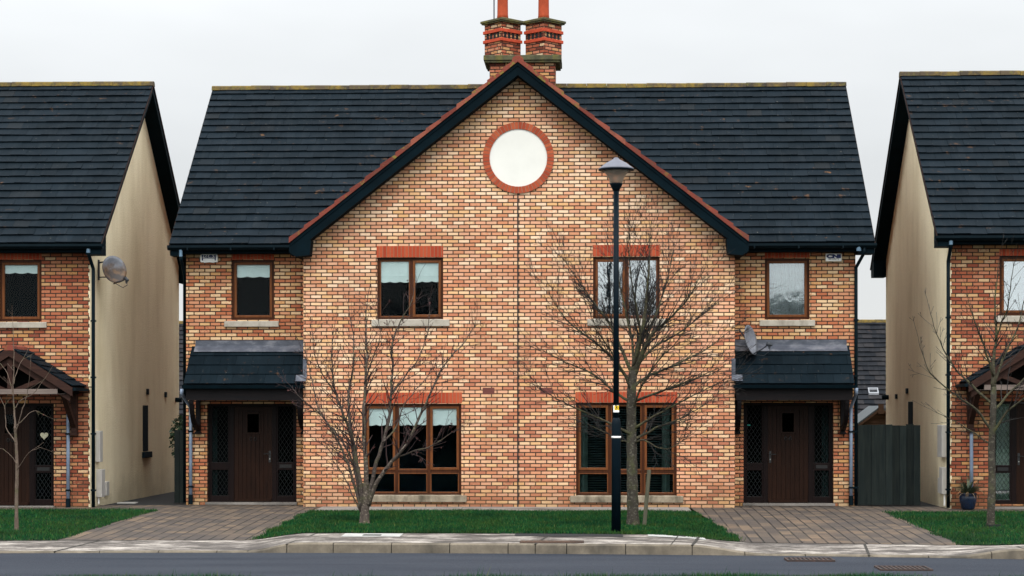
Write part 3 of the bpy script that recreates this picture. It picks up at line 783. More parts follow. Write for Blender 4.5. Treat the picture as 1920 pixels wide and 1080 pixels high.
def window(parent, x0, x1, z0, z1, y, cols=(0, 1), transom=None, pane='glass', blind=0, sill=None, lintel=None, net=False, curtains=False, slats=False, sashes=None, siltype='sill', lmat='soldier'):
    yo = y + .06; ft = .052
    mb = MB()
    mb.box(x0 + .002, x0 + ft, yo, yo + .07, z0, z1); mb.box(x1 - ft, x1 - .002, yo, yo + .07, z0, z1)
    mb.box(x0 + ft, x1 - ft, yo, yo + .07, z1 - ft, z1 - .002); mb.box(x0 + ft, x1 - ft, yo, yo + .07, z0, z0 + ft)
    W_ = x1 - x0; cs = [x0 + W_ * c for c in cols]
    for c in cs[1:-1]: mb.box(c - .03, c + .03, yo, yo + .068, z0 + ft, z1 - ft)
    rows = [(z0, z1)] if transom is None else [(transom, z1), (z0, transom)]
    if transom is not None:
        for a, b_ in zip(cs, cs[1:]): mb.box(a + .031, b_ - .031, yo + .001, yo + .067, transom - .03, transom + .03)
    fr = mb.build('window', M['frame'], parent, bevel=.006)
    for ri, (za, zb) in enumerate(rows):
        for ci, (a, b_) in enumerate(zip(cs, cs[1:])):
            e = .052
            aa = a + (ft if ci == 0 else .03); bb = b_ - (ft if ci == len(cs) - 2 else .03)
            zz0 = za + (ft if ri == len(rows) - 1 else .03); zz1 = zb - (ft if ri == 0 else .03)
            small = ri == 1
            e = .022 if small else .05
            if sashes is not None and not small and ci not in sashes: e = .022
            mb = MB(); ys = yo - (.012 if e > .03 else -.004); ye = yo + .05
            mb.box(aa, aa + e, ys, ye, zz0, zz1); mb.box(bb - e, bb, ys, ye, zz0, zz1)
            mb.box(aa + e, bb - e, ys, ye, zz0, zz0 + e); mb.box(aa + e, bb - e, ys, ye, zz1 - e, zz1)
            mb.build('sash', M['sash'], fr, bevel=.006)
            mb = MB(); mb.box(aa + e - .004, bb - e + .004, yo + .02, yo + .026, zz0 + e - .004, zz1 - e + .004); mb.build('pane', M[pane], fr)
            if blind and not small:
                mb = MB(); zt = z1 - ft; zl = z1 - (z1 - z0) * blind; n = 26; yb = yo + .036
                xa, xb = aa - .01, bb + .01
                top = [(xa + (xb - xa) * i / n, zt) for i in range(n + 1)]
                bot = [(xa + (xb - xa) * i / n, zl + .026 * (1 - abs(math.sin(math.pi * (i / n) * (3.0 if xb - xa > .5 else 2.0))) ** .7) + .012 * (i / n if ci else 0)) for i in range(n + 1)]
                for i in range(n):
                    p = [(top[i][0], top[i][1]), (top[i + 1][0], top[i + 1][1]), (bot[i + 1][0], bot[i + 1][1]), (bot[i][0], bot[i][1])]
                    mb.prism(p, 'y', yb, yb + .002)
                mb.box(xa + .01, xb - .01, yb - .007, yb - .001, zl + .13, zl + .155)
                mb.build('roller_blind', M['blind'], fr)
    if net:
        mb = MB(); n = 60
        for i in range(n):
            a = x0 + .03 + (W_ - .06) * i / n; b_ = x0 + .03 + (W_ - .06) * (i + 1) / n
            y1, y2 = (yo + .16 + .02 * math.sin(i * 1.9), yo + .16 + .02 * math.sin((i + 1) * 1.9))
            mb.add([(a, y1, z0 + .04), (b_, y2, z0 + .04), (b_, y2, z1 - .04), (a, y1, z1 - .04), (a, y1 + .003, z0 + .04), (b_, y2 + .003, z0 + .04), (b_, y2 + .003, z1 - .04), (a, y1 + .003, z1 - .04)], [(0, 1, 2, 3), (7, 6, 5, 4)])
        mb.build('net_curtain', M['net'], fr)
    if curtains:
        for sa, sb in ((x0 + .08, x0 + .24), (x1 - .30, x1 - .14)):
            mb = MB(); n = 24
            for i in range(n):
                a = sa + (sb - sa) * i / n; b_ = sa + (sb - sa) * (i + 1) / n
                y1, y2 = (yo + .06 + .02 * math.sin(i * 1.5), yo + .06 + .02 * math.sin((i + 1) * 1.5))
                mb.add([(a, y1, z0), (b_, y2, z0), (b_, y2, z1), (a, y1, z1), (a, y1 + .004, z0), (b_, y2 + .004, z0), (b_, y2 + .004, z1), (a, y1 + .004, z1)], [(0, 1, 2, 3), (7, 6, 5, 4)])
            mb.build('curtain', M['curtain'], fr)
    if slats:
        mb = MB(); z = z0 + .1
        while z < z1 - .08: mb.prism([(yo + .10, z), (yo + .14, z + .02), (yo + .14, z + .022), (yo + .10, z + .002)], 'x', x0 + .06, x1 - .06); z += .05
        o = mb.build('slatted_blind', M['slat'], fr)
    # the unlit room behind
    mb = MB(); a, b_, c, d, f, g = x0 - .25, x1 + .25, yo + .09, yo + 1.6, z0 - .25, z1 + .1
    mb.quad((a, d, f), (b_, d, f), (b_, d, g), (a, d, g)); mb.quad((a, c, f), (a, d, f), (a, d, g), (a, c, g)); mb.quad((b_, c, f), (b_, c, g), (b_, d, g), (b_, d, f))
    mb.quad((a, c, g), (a, d, g), (b_, d, g), (b_, c, g)); mb.quad((a, c, f), (b_, c, f), (b_, d, f), (a, d, f))
    mb.build('room_interior', M['dark'], fr)
    if sill:
        xa, xb, za, zb = sill; mb = MB()
        mb.prism([(y - .055, za), (y + .06, za), (y + .06, zb + .012), (y - .055, zb - .006)], 'x', xa, xb)
        mb.build('window_sill', M[siltype], fr, bevel=.008)
    if lintel:
        xa, xb, za, zb = lintel; mb = MB(); mb.box(xa, xb, y - .004, y + .05, za, zb)
        mb.build('lintel', M[lmat], fr)
    return fr
def lattice(mb, x0, x1, z0, z1, y, px=.085, pz=.13, r=.0035):
    W_, H_ = x1 - x0, z1 - z0
    import itertools
    k = -int(H_ / pz * 1.0 + 2)
    m = pz / px
    for sgn in (1, -1):
        c = -W_ * m
        while c < H_ + W_ * m:
            # z = c + sgn*m*(x)
            pts = []
            for x in (0, W_):
                z = c + sgn * m * x
                if 0 <= z <= H_: pts.append((x, z))
            for z in (0, H_):
                x = (z - c) / (sgn * m)
                if 0 < x < W_: pts.append((x, z))
            if len(pts) >= 2:
                a, b_ = pts[0], pts[1]
                mb.bar((x0 + a[0], y, z0 + a[1]), (x0 + b_[0], y, z0 + b_[1]), r + .0025, .005, (0, 1, 0))
            c += pz * 1.0
def door_set(parent, x0, x1, z0, z1, y, d0, d1, handle_right=True, slot=1, bright=None):
    """front door with a leaded sidelight on each side"""
    yo = y + .1
    mb = MB(); f = .055
    mb.box(x0, x0 + f, yo, yo + .09, z0, z1); mb.box(x1 - f, x1, yo, yo + .09, z0, z1); mb.box(x0 + f, x1 - f, yo, yo + .09, z1 - f, z1)
    for c in (d0, d1): mb.box(c - .05, c + .05, yo - .004, yo + .09, z0, z1 - f)
    sides = [(x0 + f, d0 - .05), (d1 + .05, x1 - f)]
    zm = z0 + .80
    for a, b_ in sides:
        mb.box(a, b_, yo, yo + .08, z0, z0 + .16); mb.box(a, b_, yo, yo + .08, zm - .10, zm + .06)
        mb.box(a, a + .03, yo, yo + .08, z0 + .16, zm - .10); mb.box(b_ - .03, b_, yo, yo + .08, z0 + .16, zm - .10)
        mb.box(a, a + .03, yo, yo + .08, zm + .06, z1 - f); mb.box(b_ - .03, b_, yo, yo + .08, zm + .06, z1 - f)
    fr = mb.build('door_frame', M['doorframe'], parent, bevel=.006)
    for i, (a, b_) in enumerate(sides):
        mb = MB()
        for za, zb in ((z0 + .16, zm - .10), (zm + .06, z1 - f)): mb.box(a + .026, b_ - .026, yo + .035, yo + .041, za - .004, zb + .004)
        mb.build('sidelight_pane', M['glass_mirror'] if bright == i + 10 else M['glass_dark'], fr)
        mb = MB()
        for za, zb in ((z0 + .16, zm - .10), (zm + .06, z1 - f)): lattice(mb, a + .03, b_ - .03, za, zb, yo + .031)
        mb.build('leaded_lattice', M['leading'], fr)
        if i == slot:
            mb = MB(); mb.box(a + .06, b_ - .06, yo - .008, yo - .001, zm - .055, zm + .015); mb.build('letter_slot', M['inkblack'], fr)
        if bright is not None and bright % 10 == i:
            mb = MB(); n = 16
            c0, c1 = (a + .02, a + .12) if i == 0 else (b_ - .16, b_ - .02)
            if bright >= 10: c0, c1 = a + .02, b_ - .02
            for q in range(n):
                p0 = c0 + (c1 - c0) * q / n; p1 = c0 + (c1 - c0) * (q + 1) / n
                y1, y2 = yo + .13 + .012 * math.sin(q * 1.4), yo + .13 + .012 * math.sin(q * 1.4 + 1.4)
                mb.add([(p0, y1, z0 + .16), (p1, y2, z0 + .16), (p1, y2, z1 - .1), (p0, y1, z1 - .1), (p0, y1 + .004, z0 + .16), (p1, y2 + .004, z0 + .16), (p1, y2 + .004, z1 - .1), (p0, y1 + .004, z1 - .1)], [(0, 1, 2, 3), (7, 6, 5, 4)])
            mb.build('hall_curtain', M['net'] if bright >= 10 else M['curtain'], fr)
    # plank leaf with a small square light
    a, b_ = d0 + .052, d1 - .052; lz0, lz1 = z0 + .045, z1 - f - .006
    wx0, wx1 = (a + b_) / 2 - .125, (a + b_) / 2 + .125; wz0, wz1 = lz0 + (lz1 - lz0) * .725, lz0 + (lz1 - lz0) * .925
    mb = MB(); st = .085
    mb.box(a, a + st, yo + .012, yo + .055, lz0, lz1); mb.box(b_ - st, b_, yo + .012, yo + .055, lz0, lz1); mb.box(a + st, b_ - st, yo + .012, yo + .055, lz1 - st, lz1)
    n = 7; pw = (b_ - a - 2 * st) / n
    for i in range(n):
        p0 = a + st + i * pw + .004; p1 = p0 + pw - .008
        dy = yo + .022 + (i % 2) * .001
        if p1 > wx0 and p0 < wx1:
            mb.box(p0, p1, dy, yo + .05, lz0, wz0 - .03); mb.box(p0, p1, dy, yo + .05, wz1 + .03, lz1 - st)
            if p0 < wx0: mb.box(p0, min(p1, wx0 - .0), dy, yo + .05, wz0 - .03, wz1 + .03)
            if p1 > wx1: mb.box(max(p0, wx1), p1, dy, yo + .05, wz0 - .03, wz1 + .03)
        else: mb.box(p0, p1, dy, yo + .05, lz0, lz1 - st)
    mb.box(a + st, b_ - st, yo + .04, yo + .048, lz0, wz0 - .03)
    mb.box(a + .01, b_ - .01, yo - .03, yo + .012, lz0 - .005, lz0 + .05)
    df = mb.build('front_door', M['door'], parent)
    mb = MB()
    for p in ((wx0 - .035, wx0 + .006, wz0 - .035, wz1 + .035), (wx1 - .006, wx1 + .035, wz0 - .035, wz1 + .035), (wx0 + .006, wx1 - .006, wz1 - .006, wz1 + .035), (wx0 + .006, wx1 - .006, wz0 - .035, wz0 + .006)):
        mb.box(p[0], p[1], yo + .004, yo + .03, p[2], p[3])
    mb.build('window_trim', M['door'], df)
    mb = MB(); mb.box(wx0, wx1, yo + .024, yo + .03, wz0, wz1); mb.build('door_pane', M['glass_dark'], df)
    hx = (b_ - .045) if handle_right else (a + .045); hz = z0 + 1.0; sg = -1 if handle_right else 1
    mb = MB(); mb.box(hx - .022, hx + .022, yo + .0, yo + .012, hz - .14, hz + .10)
    mb.tube([(hx, yo, hz + .04), (hx, yo - .05, hz + .04), (hx + sg * .12, yo - .055, hz + .035)], .01, 8)
    h = mb.build('door_handle', M['handle'], df)
    mb = MB(); mb.tube([(hx, yo - .006, hz - .07), (hx, yo + .002, hz - .07)], .012, 10); mb.build('keyhole', M['brass'], h)
    mb = MB(); kx = (a + b_) / 2; kz = wz0 - .13
    for q in (-.045, .045):
        mb.tube([(kx + q + .026 * math.cos(t * math.pi / 6), yo + .012, kz + .034 * math.sin(t * math.pi / 6)) for t in range(13)], .0065, 6)
    mb.build('door_knocker', M['handle'], df)
    mb = MB(); mb.box(x0 - .02, x1 + .02, y - .10, y + .1, z0 - .02, z0 + .028); mb.build('threshold', M['path'], fr)
    mb = MB(); aa, bb, c, d = x0 - .1, x1 + .1, yo + .09, yo + 1.8
    mb.quad((aa, d, z0), (bb, d, z0), (bb, d, z1), (aa, d, z1)); mb.quad((aa, c, z0), (aa, d, z0), (aa, d, z1), (aa, c, z1)); mb.quad((bb, c, z0), (bb, c, z1), (bb, d, z1), (bb, d, z0))
    mb.quad((aa, c, z1), (aa, d, z1), (bb, d, z1), (bb, c, z1)); mb.quad((aa, c, z0), (bb, c, z0), (bb, d, z0), (aa, d, z0))
    mb.build('hall_interior', M['dark'], fr)
    return fr
def downpipe(parent, x, y, ztop, zbot, r=.042, m='gutter', offset=None, name='downpipe', shoe=False, square=False):
    mb = MB(); pts = [(x, y, zbot), (x, y, ztop)]
    if offset:      # swan neck up to the gutter
        pts = [(x, y, zbot), (x, y, ztop - .42), (x, y, ztop - .38), (x + offset[0] * .9, y + offset[1] * .9, ztop - .13), (x + offset[0], y + offset[1], ztop - .10), (x + offset[0], y + offset[1], ztop)]
    mb.tube(pts, r, 12)
    o = mb.build(name, M[m], parent, smooth=True)
    z = zbot + .35
    while z < ztop - .6:
        mb = MB(); mb.box(x - r - .012, x + r + .012, y - r - .008, y + r + .02, z, z + .035); mb.build('pipe_clip', M['gutter'], o); z += 1.15
    if shoe:
        mb = MB(); mb.tube([(x, y, zbot), (x, y, zbot + .2)], r + .012, 12); mb.build('pipe_shoe', M['gutter'], o)
    return o

# ------------------------------------------------------------------ the semi-detached house in the middle
H = thing('brick_house', 'wide brick house in the middle with central gable, white round panel and twin chimneys', 'house', (0, 0.75, 0), 'brick houses with dark tiled roofs')
GY, RY = 0.0, .75                        # gable face, recessed face
ZE, ZR, YF, YR, YB = 5.36, 9.36, .33, 5.15, 9.97
xl, xr = P(569, 700, GY).x, P(1378, 700, GY).x
GX = (xr - xl) / 2; 
wl, wr = P(349, 700, RY).x, P(1604, 700, RY).x
GH = lambda x: 9.05 - .785 * abs(x)     # top of the gable roof
win = {}
win['ul'] = box_px(707, 483, 831, 599, GY); win['ur'] = box_px(1112, 481, 1237, 598, GY)
win['ll'] = box_px(682, 757, 865, 929, GY); win['lr'] = box_px(1080, 755, 1269, 930, GY)
win['rl'] = box_px(434, 487, 514, 600, RY); win['rr'] = box_px(1434, 484, 1518, 599, RY)
win['dl'] = box_px(388, 757, 556, 945, RY); win['dr'] = box_px(1394, 755, 1563, 945, RY)
for k in ('dl', 'dr'): win[k] = (win[k][0], win[k][1], -.01, win[k][3])
mb = MB()
ztop = 5.25
wall_face(mb, xl, xr, -.15, ztop, GY, [win['ul'], win['ur'], win['ll'], win['lr']])
gw = lambda x: GH(x) - .17
mb.add([(xl, GY, ztop), (xr, GY, ztop), (xr, GY, gw(xr)), (0, GY, gw(0)), (xl, GY, gw(xl))], [(0, 1, 2, 3, 4)])
mb.build('gable_wall', M['brick'], H)
for x in (xl, xr):
    mb = MB(); mb.quad((x, GY, -.15), (x, RY + .05, -.15), (x, RY + .05, 5.3), (x, GY, 5.3)); mb.build('gable_side_wall', M['brick'], H)
for a, b_, ws in ((wl, xl, ('rl', 'dl')), (xr, wr, ('rr', 'dr'))):
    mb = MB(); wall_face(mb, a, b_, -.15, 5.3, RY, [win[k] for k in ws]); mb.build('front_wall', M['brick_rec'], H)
mb = MB()                               # unseen end and back walls; dark brick chosen to cut bounced light
rz = lambda y: (ZR - (ZR - ZE) / (YR - YF) * abs(y - YR)) - .1
for x in (wl, wr):
    mb.add([(x, RY, -.15), (x, 9.55, -.15), (x, 9.55, rz(9.55)), (x, YR, rz(YR)), (x, RY, rz(RY))], [(0, 1, 2, 3, 4)])
mb.quad((wl, 9.55, -.15), (wr, 9.55, -.15), (wr, 9.55, 5.3), (wl, 9.55, 5.3))
mb.build('end_wall', M['brick_side'], H)
mb = MB(); mb.box(wl + .05, wr - .05, RY + 1.9, RY + 2.0, -.1, 5.3); mb.box(-.05, .05, .3, 9.3, -.1, 8.2); mb.box(wl + .05, wr - .05, RY + .3, 9.4, 2.55, 2.62); mb.build('inner_wall', M['dark'], H)
keepmain = lambda p: not (GH(p.x) - .05 > p.z and p.y > YF - .1) if abs(p.x) < 4.65 else True
pitched_roof(H, -7.25, 7.27, YF, YR, YB, ZE, ZR, wl, wr, 23, keepmain, 11, eave_gap=(-4.45, 4.45))
# gable roof
ex = 4.62
for sg in (-1, 1):
    s = Vector((-sg * ex, 0, GH(0) - GH(ex)))
    kp = lambda p: p.z > ZE + (ZR - ZE) / (YR - YF) * (p.y - YF) - .12
    rf = tile_field('gable_roof', M['tile'], H, (sg * ex, -.33, GH(ex) - .03), (0, 1, 0), s, 5.3, s.length, 22, .33, kp, 30 + sg)
    mb = MB(); n = 20
    for i in range(n):
        xa, xb = sg * ex * i / n, sg * ex * (i + 1) / n
        fy = lambda x: YF + (GH(x) - ZE) / ((ZR - ZE) / (YR - YF)) + .25
        mb.quad((xa, -.3, GH(xa) - .075), (xb, -.3, GH(xb) - .075), (xb, fy(xb), GH(xb) - .075), (xa, fy(xa), GH(xa) - .075))
    mb.build('underlay', M['underlay'], rf)
ridge_row('gable_ridge_tiles', M['verge'], H, (0, -.38, 9.03), (0, 4.7, 9.03), .42, .13, .09, 4)
for sg in (-1, 1):
    # red cloaked verge, lapped pieces
    mb = MB(); n = 15; rg = random.Random(5 + sg)
    for i in range(n):
        xa = sg * (ex + .03) * (i + 1) / n; xb = sg * (ex + .03) * i / n; dz = rg.uniform(-.008, .008)
        lap = .035
        za, zb = GH(xa), GH(xb)
        xb2 = xb - sg * .0; 
        mb.prism([(xa, za + .055 + dz), (xb2, zb + .012 + dz), (xb2, zb - .065), (xa, za - .065)], 'y', -.40, -.16)
    mb.build('verge_tiles', M['verge'], H)
    mb = MB(); t0, t1 = -.067, -.335
    mb.prism([(0, GH(0) + t0), (sg * ex, GH(ex) + t0), (sg * ex, GH(ex) + t1), (0, GH(0) + t1)], 'y', -.355, -.325)
    mb.prism([(0, GH(0) + t0 - .005), (sg * ex, GH(ex) + t0 - .005), (sg * ex, GH(ex) + t0 - .075), (0, GH(0) + t0 - .075)], 'y', -.372, -.356)
    mb.prism([(0, GH(0) + t1 + .02), (sg * ex, GH(ex) + t1 + .02), (sg * ex, GH(ex) + t1 + .002), (0, GH(0) + t1 + .002)], 'y', -.324, .02)
    x0_, x1_ = sg * (ex + .03), sg * (ex - .42)
    zb0 = GH(ex) - .335
    mb.prism([(x0_, GH(ex) - .09), (x1_, GH(ex - .42) - .36), (x1_ + sg * .03, zb0 + .0), (sg * (ex - .1), zb0 - .03), (x0_, zb0 + .06)], 'y', -.36, .72)
    mb.build('bargeboard', M['black'], H)
# round panel with brick surround
cc = P(972, 296, GY); R0 = P(1026, 296, GY).x - cc.x; R1 = P(1034.5, 296, GY).x - cc.x + .0
def arcring(mb, r0, r1, y0, y1, a0, a1, n=3):
    pts = [(cc.x + r1 * math.cos(a0 + (a1 - a0) * i / n), cc.z + r1 * math.sin(a0 + (a1 - a0) * i / n)) for i in range(n + 1)]
    pts += [(cc.x + r0 * math.cos(a1 + (a0 - a1) * i / n), cc.z + r0 * math.sin(a1 + (a0 - a1) * i / n)) for i in range(n + 1)]
    mb.prism(pts, 'y', y0, y1)
mb = MB(); mb.prism([(cc.x + (R0 + .004) * math.cos(t * math.pi / 48), cc.z + (R0 + .004) * math.sin(t * math.pi / 48)) for t in range(96)], 'y', -.006, .03)
disc = mb.build('round_panel', M['disc'], H)
mb = MB(); nb = 56
for i in range(nb): arcring(mb, R0, R1 + .045, -.028, .02, 2 * math.pi * i / nb + .009, 2 * math.pi * (i + 1) / nb - .009)
mb.build('ring_bricks', M['ring'], disc)
mb = MB()
for i in range(48): arcring(mb, R0 + .002, R1 + .047, -.020, .021, 2 * math.pi * i / 48, 2 * math.pi * (i + 1) / 48, 1)
mb.build('ring_mortar', M['mortar'], disc)
mb = MB(); jx = P(971, 600, GY).x; mb.box(jx - .014, jx + .014, -.003, .01, -.1, cc.z - R1 - .02); mb.build('movement_joint', M['inkblack'], H)
# windows
def px_lin(x0, y0, x1, y1, y): return box_px(x0, y0, x1, y1, y)
window(H, *win['ul'], GY, (0, .515, 1), None, 'glass', .40, px_lin(697, 599, 843, 612, GY), px_lin(706, 461, 831, 482.5, GY), sashes=(1,))
window(H, *win['ur'], GY, (0, .5, 1), None, 'glass_mirror', 0, px_lin(1101, 598, 1248, 611, GY), px_lin(1111, 459, 1238, 480.5, GY), sashes=(0,))
TZ = P(900, 884, GY).z
window(H, *win['ll'], GY, (0, .335, .665, 1), TZ, 'glass', .24, px_lin(672, 929, 875, 941, GY), px_lin(681, 736, 866, 756, GY), sashes=(0, 2), siltype='sillmoss')
window(H, *win['lr'], GY, (0, .335, .665, 1), TZ, 'glass', 0, px_lin(1069, 930, 1281, 942, GY), px_lin(1079, 735, 1270, 754.5, GY), curtains=True, slats=True, sashes=(0, 2), siltype='sillmoss')
window(H, *win['rl'], RY, (0, 1), None, 'glass', .29, px_lin(421, 602, 523, 613, RY), px_lin(434, 475, 514, 486.5, RY))
window(H, *win['rr'], RY, (0, 1), None, 'glass_rippled', 0, px_lin(1424, 600, 1528, 611.5, RY), px_lin(1434, 472, 1518, 483.5, RY), net=True)
dl, dr = win['dl'], win['dr']
door_set(H, *dl, RY, P(433, 800, RY).x, P(513, 800, RY).x, True, 1, bright=0)
door_set(H, *dr, RY, P(1436, 800, RY).x, P(1521, 800, RY).x, False, 1, bright=1)
# air bricks
for px in (916, 1024):
    a = box_px(px - 11, 727, px + 11, 739, GY); mb = MB(); mb.box(a[0], a[1], -.004, .02, a[2], a[3])
    for i in range(9):
        for j in range(3):
            x = a[0] + (a[1] - a[0]) * (i + .5) / 9; z = a[2] + (a[3] - a[2]) * (j + .5) / 3
            mb.box(x - .007, x + .007, -.009, -.0045, z - .014, z + .014)
    mb.build('air_brick', M['vent'], H)
# lean-to porches
def lean_porch(ax0, ax1, bx0, bx1, free):
    """top edge ax (at the wall), bottom edge bx (front); free = the side that does not meet the gable"""
    a0, a1 = P(ax0, 655, RY).x, P(ax1, 655, RY).x; b0, b1 = P(bx0, 722, -.10).x, P(bx1, 722, -.10).x
    zt, zb = P(900, 650, RY).z, P(900, 720, -.12).z; yt, yb = RY - .02, -.12
    x0, x1 = min(a0, b0), max(a1, b1)
    x0 = (a0 + b0) / 2 if free < 0 else b0; x1 = (a1 + b1) / 2 if free > 0 else b1
    s = Vector((0, yt - yb, zt - zb))
    inn0, inn1 = (x0, xl - .006) if free < 0 else (xr + .006, x1)
    pr = tile_field('porch_roof', M['tile_porch'], H, (inn0, yb, zb), (1, 0, 0), s, inn1 - inn0, s.length, 4, .33, None, 60 + free, jit=.45, step=.024, thick=.018)
    ov = (xl - .01, xl + .07) if free < 0 else (xr - .07, xr + .01)
    mb = MB(); k = (zt - zb) / (yt - yb)
    mb.prism([(yb + .02, zb - .03), (yt, zt - .03), (yt, zt - .07), (yb + .02, zb - .07)], 'x', inn0 + .01, inn1 - .01)
    mb.build('underlay', M['underlay'], pr)
    mb = MB()      # lead apron dressed over the top course and up the wall
    f0, f1 = a0 + (.0), a1
    f0, f1 = (x0 + .07, xl - .004) if free < 0 else (xr + .004, x1 - .05)
    mb.prism([(yt - .17, zt - .17 * k + .055), (yt - .165, zt - .17 * k + .062), (yt + .005, zt + .03), (yt + .005, zt + .02)], 'x', f0, f1)
    mb.box(f0, f1, RY - .014, RY - .002, zt + .0, zt + .135)
    mb.build('lead_flashing', M['lead'], pr)
    mb = MB()      # lead dressed round the corner of the gable
    q0, q1 = ov
    for (ya, za, yb_, zb_) in ((-.03, zb + .12, -.006, zb + .42),):
        mb.box(q0, q1, -.012, -.003, zb + .16, zb + .52)
        mb.prism([(-.15, zb + .06), (-.13, zb + .075), (.0, zb + .19), (.0, zb + .165)], 'x', q0 - .14 if free < 0 else q0, q1 if free < 0 else q1 + .14)
    mb.build('corner_lead', M['lead'], pr)
    mb = MB(); g0, g1 = (x0 - .02, xl + .04) if free < 0 else (xr - .04, x1 + .02)
    mb.prism([(yb - .1, zb - .02), (yb - .085, zb - .02), (yb - .07, zb - .075), (yb - .02, zb - .075), (yb + .0, zb - .03), (yb + .012, zb - .03), (yb - .01, zb - .09), (yb - .08, zb - .09)], 'x', g0, g1)
    mb.build('porch_gutter', M['gutter'], pr)
    mb = MB(); mb.box(g0 + .06, g1 - .05, yb + .03, yb + .09, zb - .33, zb - .035)
    mb.box(g0 + .06, g1 - .05, yb + .022, yb + .03, zb - .13, zb - .1)
    mb.build('porch_beam', M['porchwood'], pr)
    mb = MB(); mb.box(g0 + .07, inn1 - .01 if free < 0 else g1 - .07, yb + .09, RY - .004, zb - .14, zb - .11); mb.build('porch_soffit', M['porchwood'], pr)
    # curved brackets
    for bx in ((x0 + .14, xl - .09) if free < 0 else (x1 - .14, xr + .09)):
        zt_, zl_ = zb - .335, zb - .98; n = 8; poly = []
        mb = MB(); mb.box(bx - .045, bx + .045, RY - .10, RY - .004, zl_, zb - .15); mb.box(bx - .045, bx + .045, yb + .1, RY - .101, zb - .25, zb - .15)
        c = [(RY - .105 - (RY - .17 - yb) * math.sin(t / n * math.pi / 2) * .98, zl_ + .08 + (zb - .27 - zl_ - .08) * (1 - math.cos(t / n * math.pi / 2))) for t in range(n + 1)]
        for p, q in zip(c, c[1:]): mb.bar((bx, p[0], p[1]), (bx, q[0], q[1]), .08, .09, (0, .7, .7))
        mb.box(bx - .06, bx + .06, RY - .13, RY - .004, zl_ - .05, zl_ - .001)
        mb.build('porch_bracket', M['porchwood'], pr)
    return zb, x0, x1
zbp, pl0, _ = lean_porch(360, 569, 345, 573, -1)
zbp, _, pr1 = lean_porch(1378, 1594, 1374, 1600, 1)
xg = P(357, 850, RY - .1).x; downpipe(H, xg, RY - .07, P(357, 730, RY).z, -.02, .036, 'greypipe', (-.06, -.62), 'porch_downpipe', shoe=True)
xg = P(1596, 850, RY - .1).x; downpipe(H, xg, RY - .07, P(1596, 728, RY).z, -.02, .036, 'greypipe', (.03, -.62), 'porch_downpipe', shoe=True)
xg = P(1605, 600, RY - .05).x; downpipe(H, xg, RY - .06, ZE - .1, -.02, .034, 'gutter', (.12, -.36), 'downpipe')
mb = MB(); xo = P(1610, 480, YF).x; mb.tube([(xo, YF - .0, ZE - .17), (xo, YF - .0, ZE - .06)], .05, 12); mb.build('gutter_outlet', M['outlet'], H)
mb = MB(); xo = P(339, 480, YF).x; mb.tube([(xo, YF + .0, ZE - .24), (xo, YF + .0, ZE - .06)], .036, 12); mb.build('gutter_outlet', M['outlet'], H)
mb = MB(); mb.tube([(xo, YF, ZE - .24), (xo, YF + .05, ZE - .32), (wl - .05, RY + .1, ZE - .6), (wl - .05, RY + .1, 0)], .036, 10); mb.build('downpipe', M['gutter'], H, smooth=True)
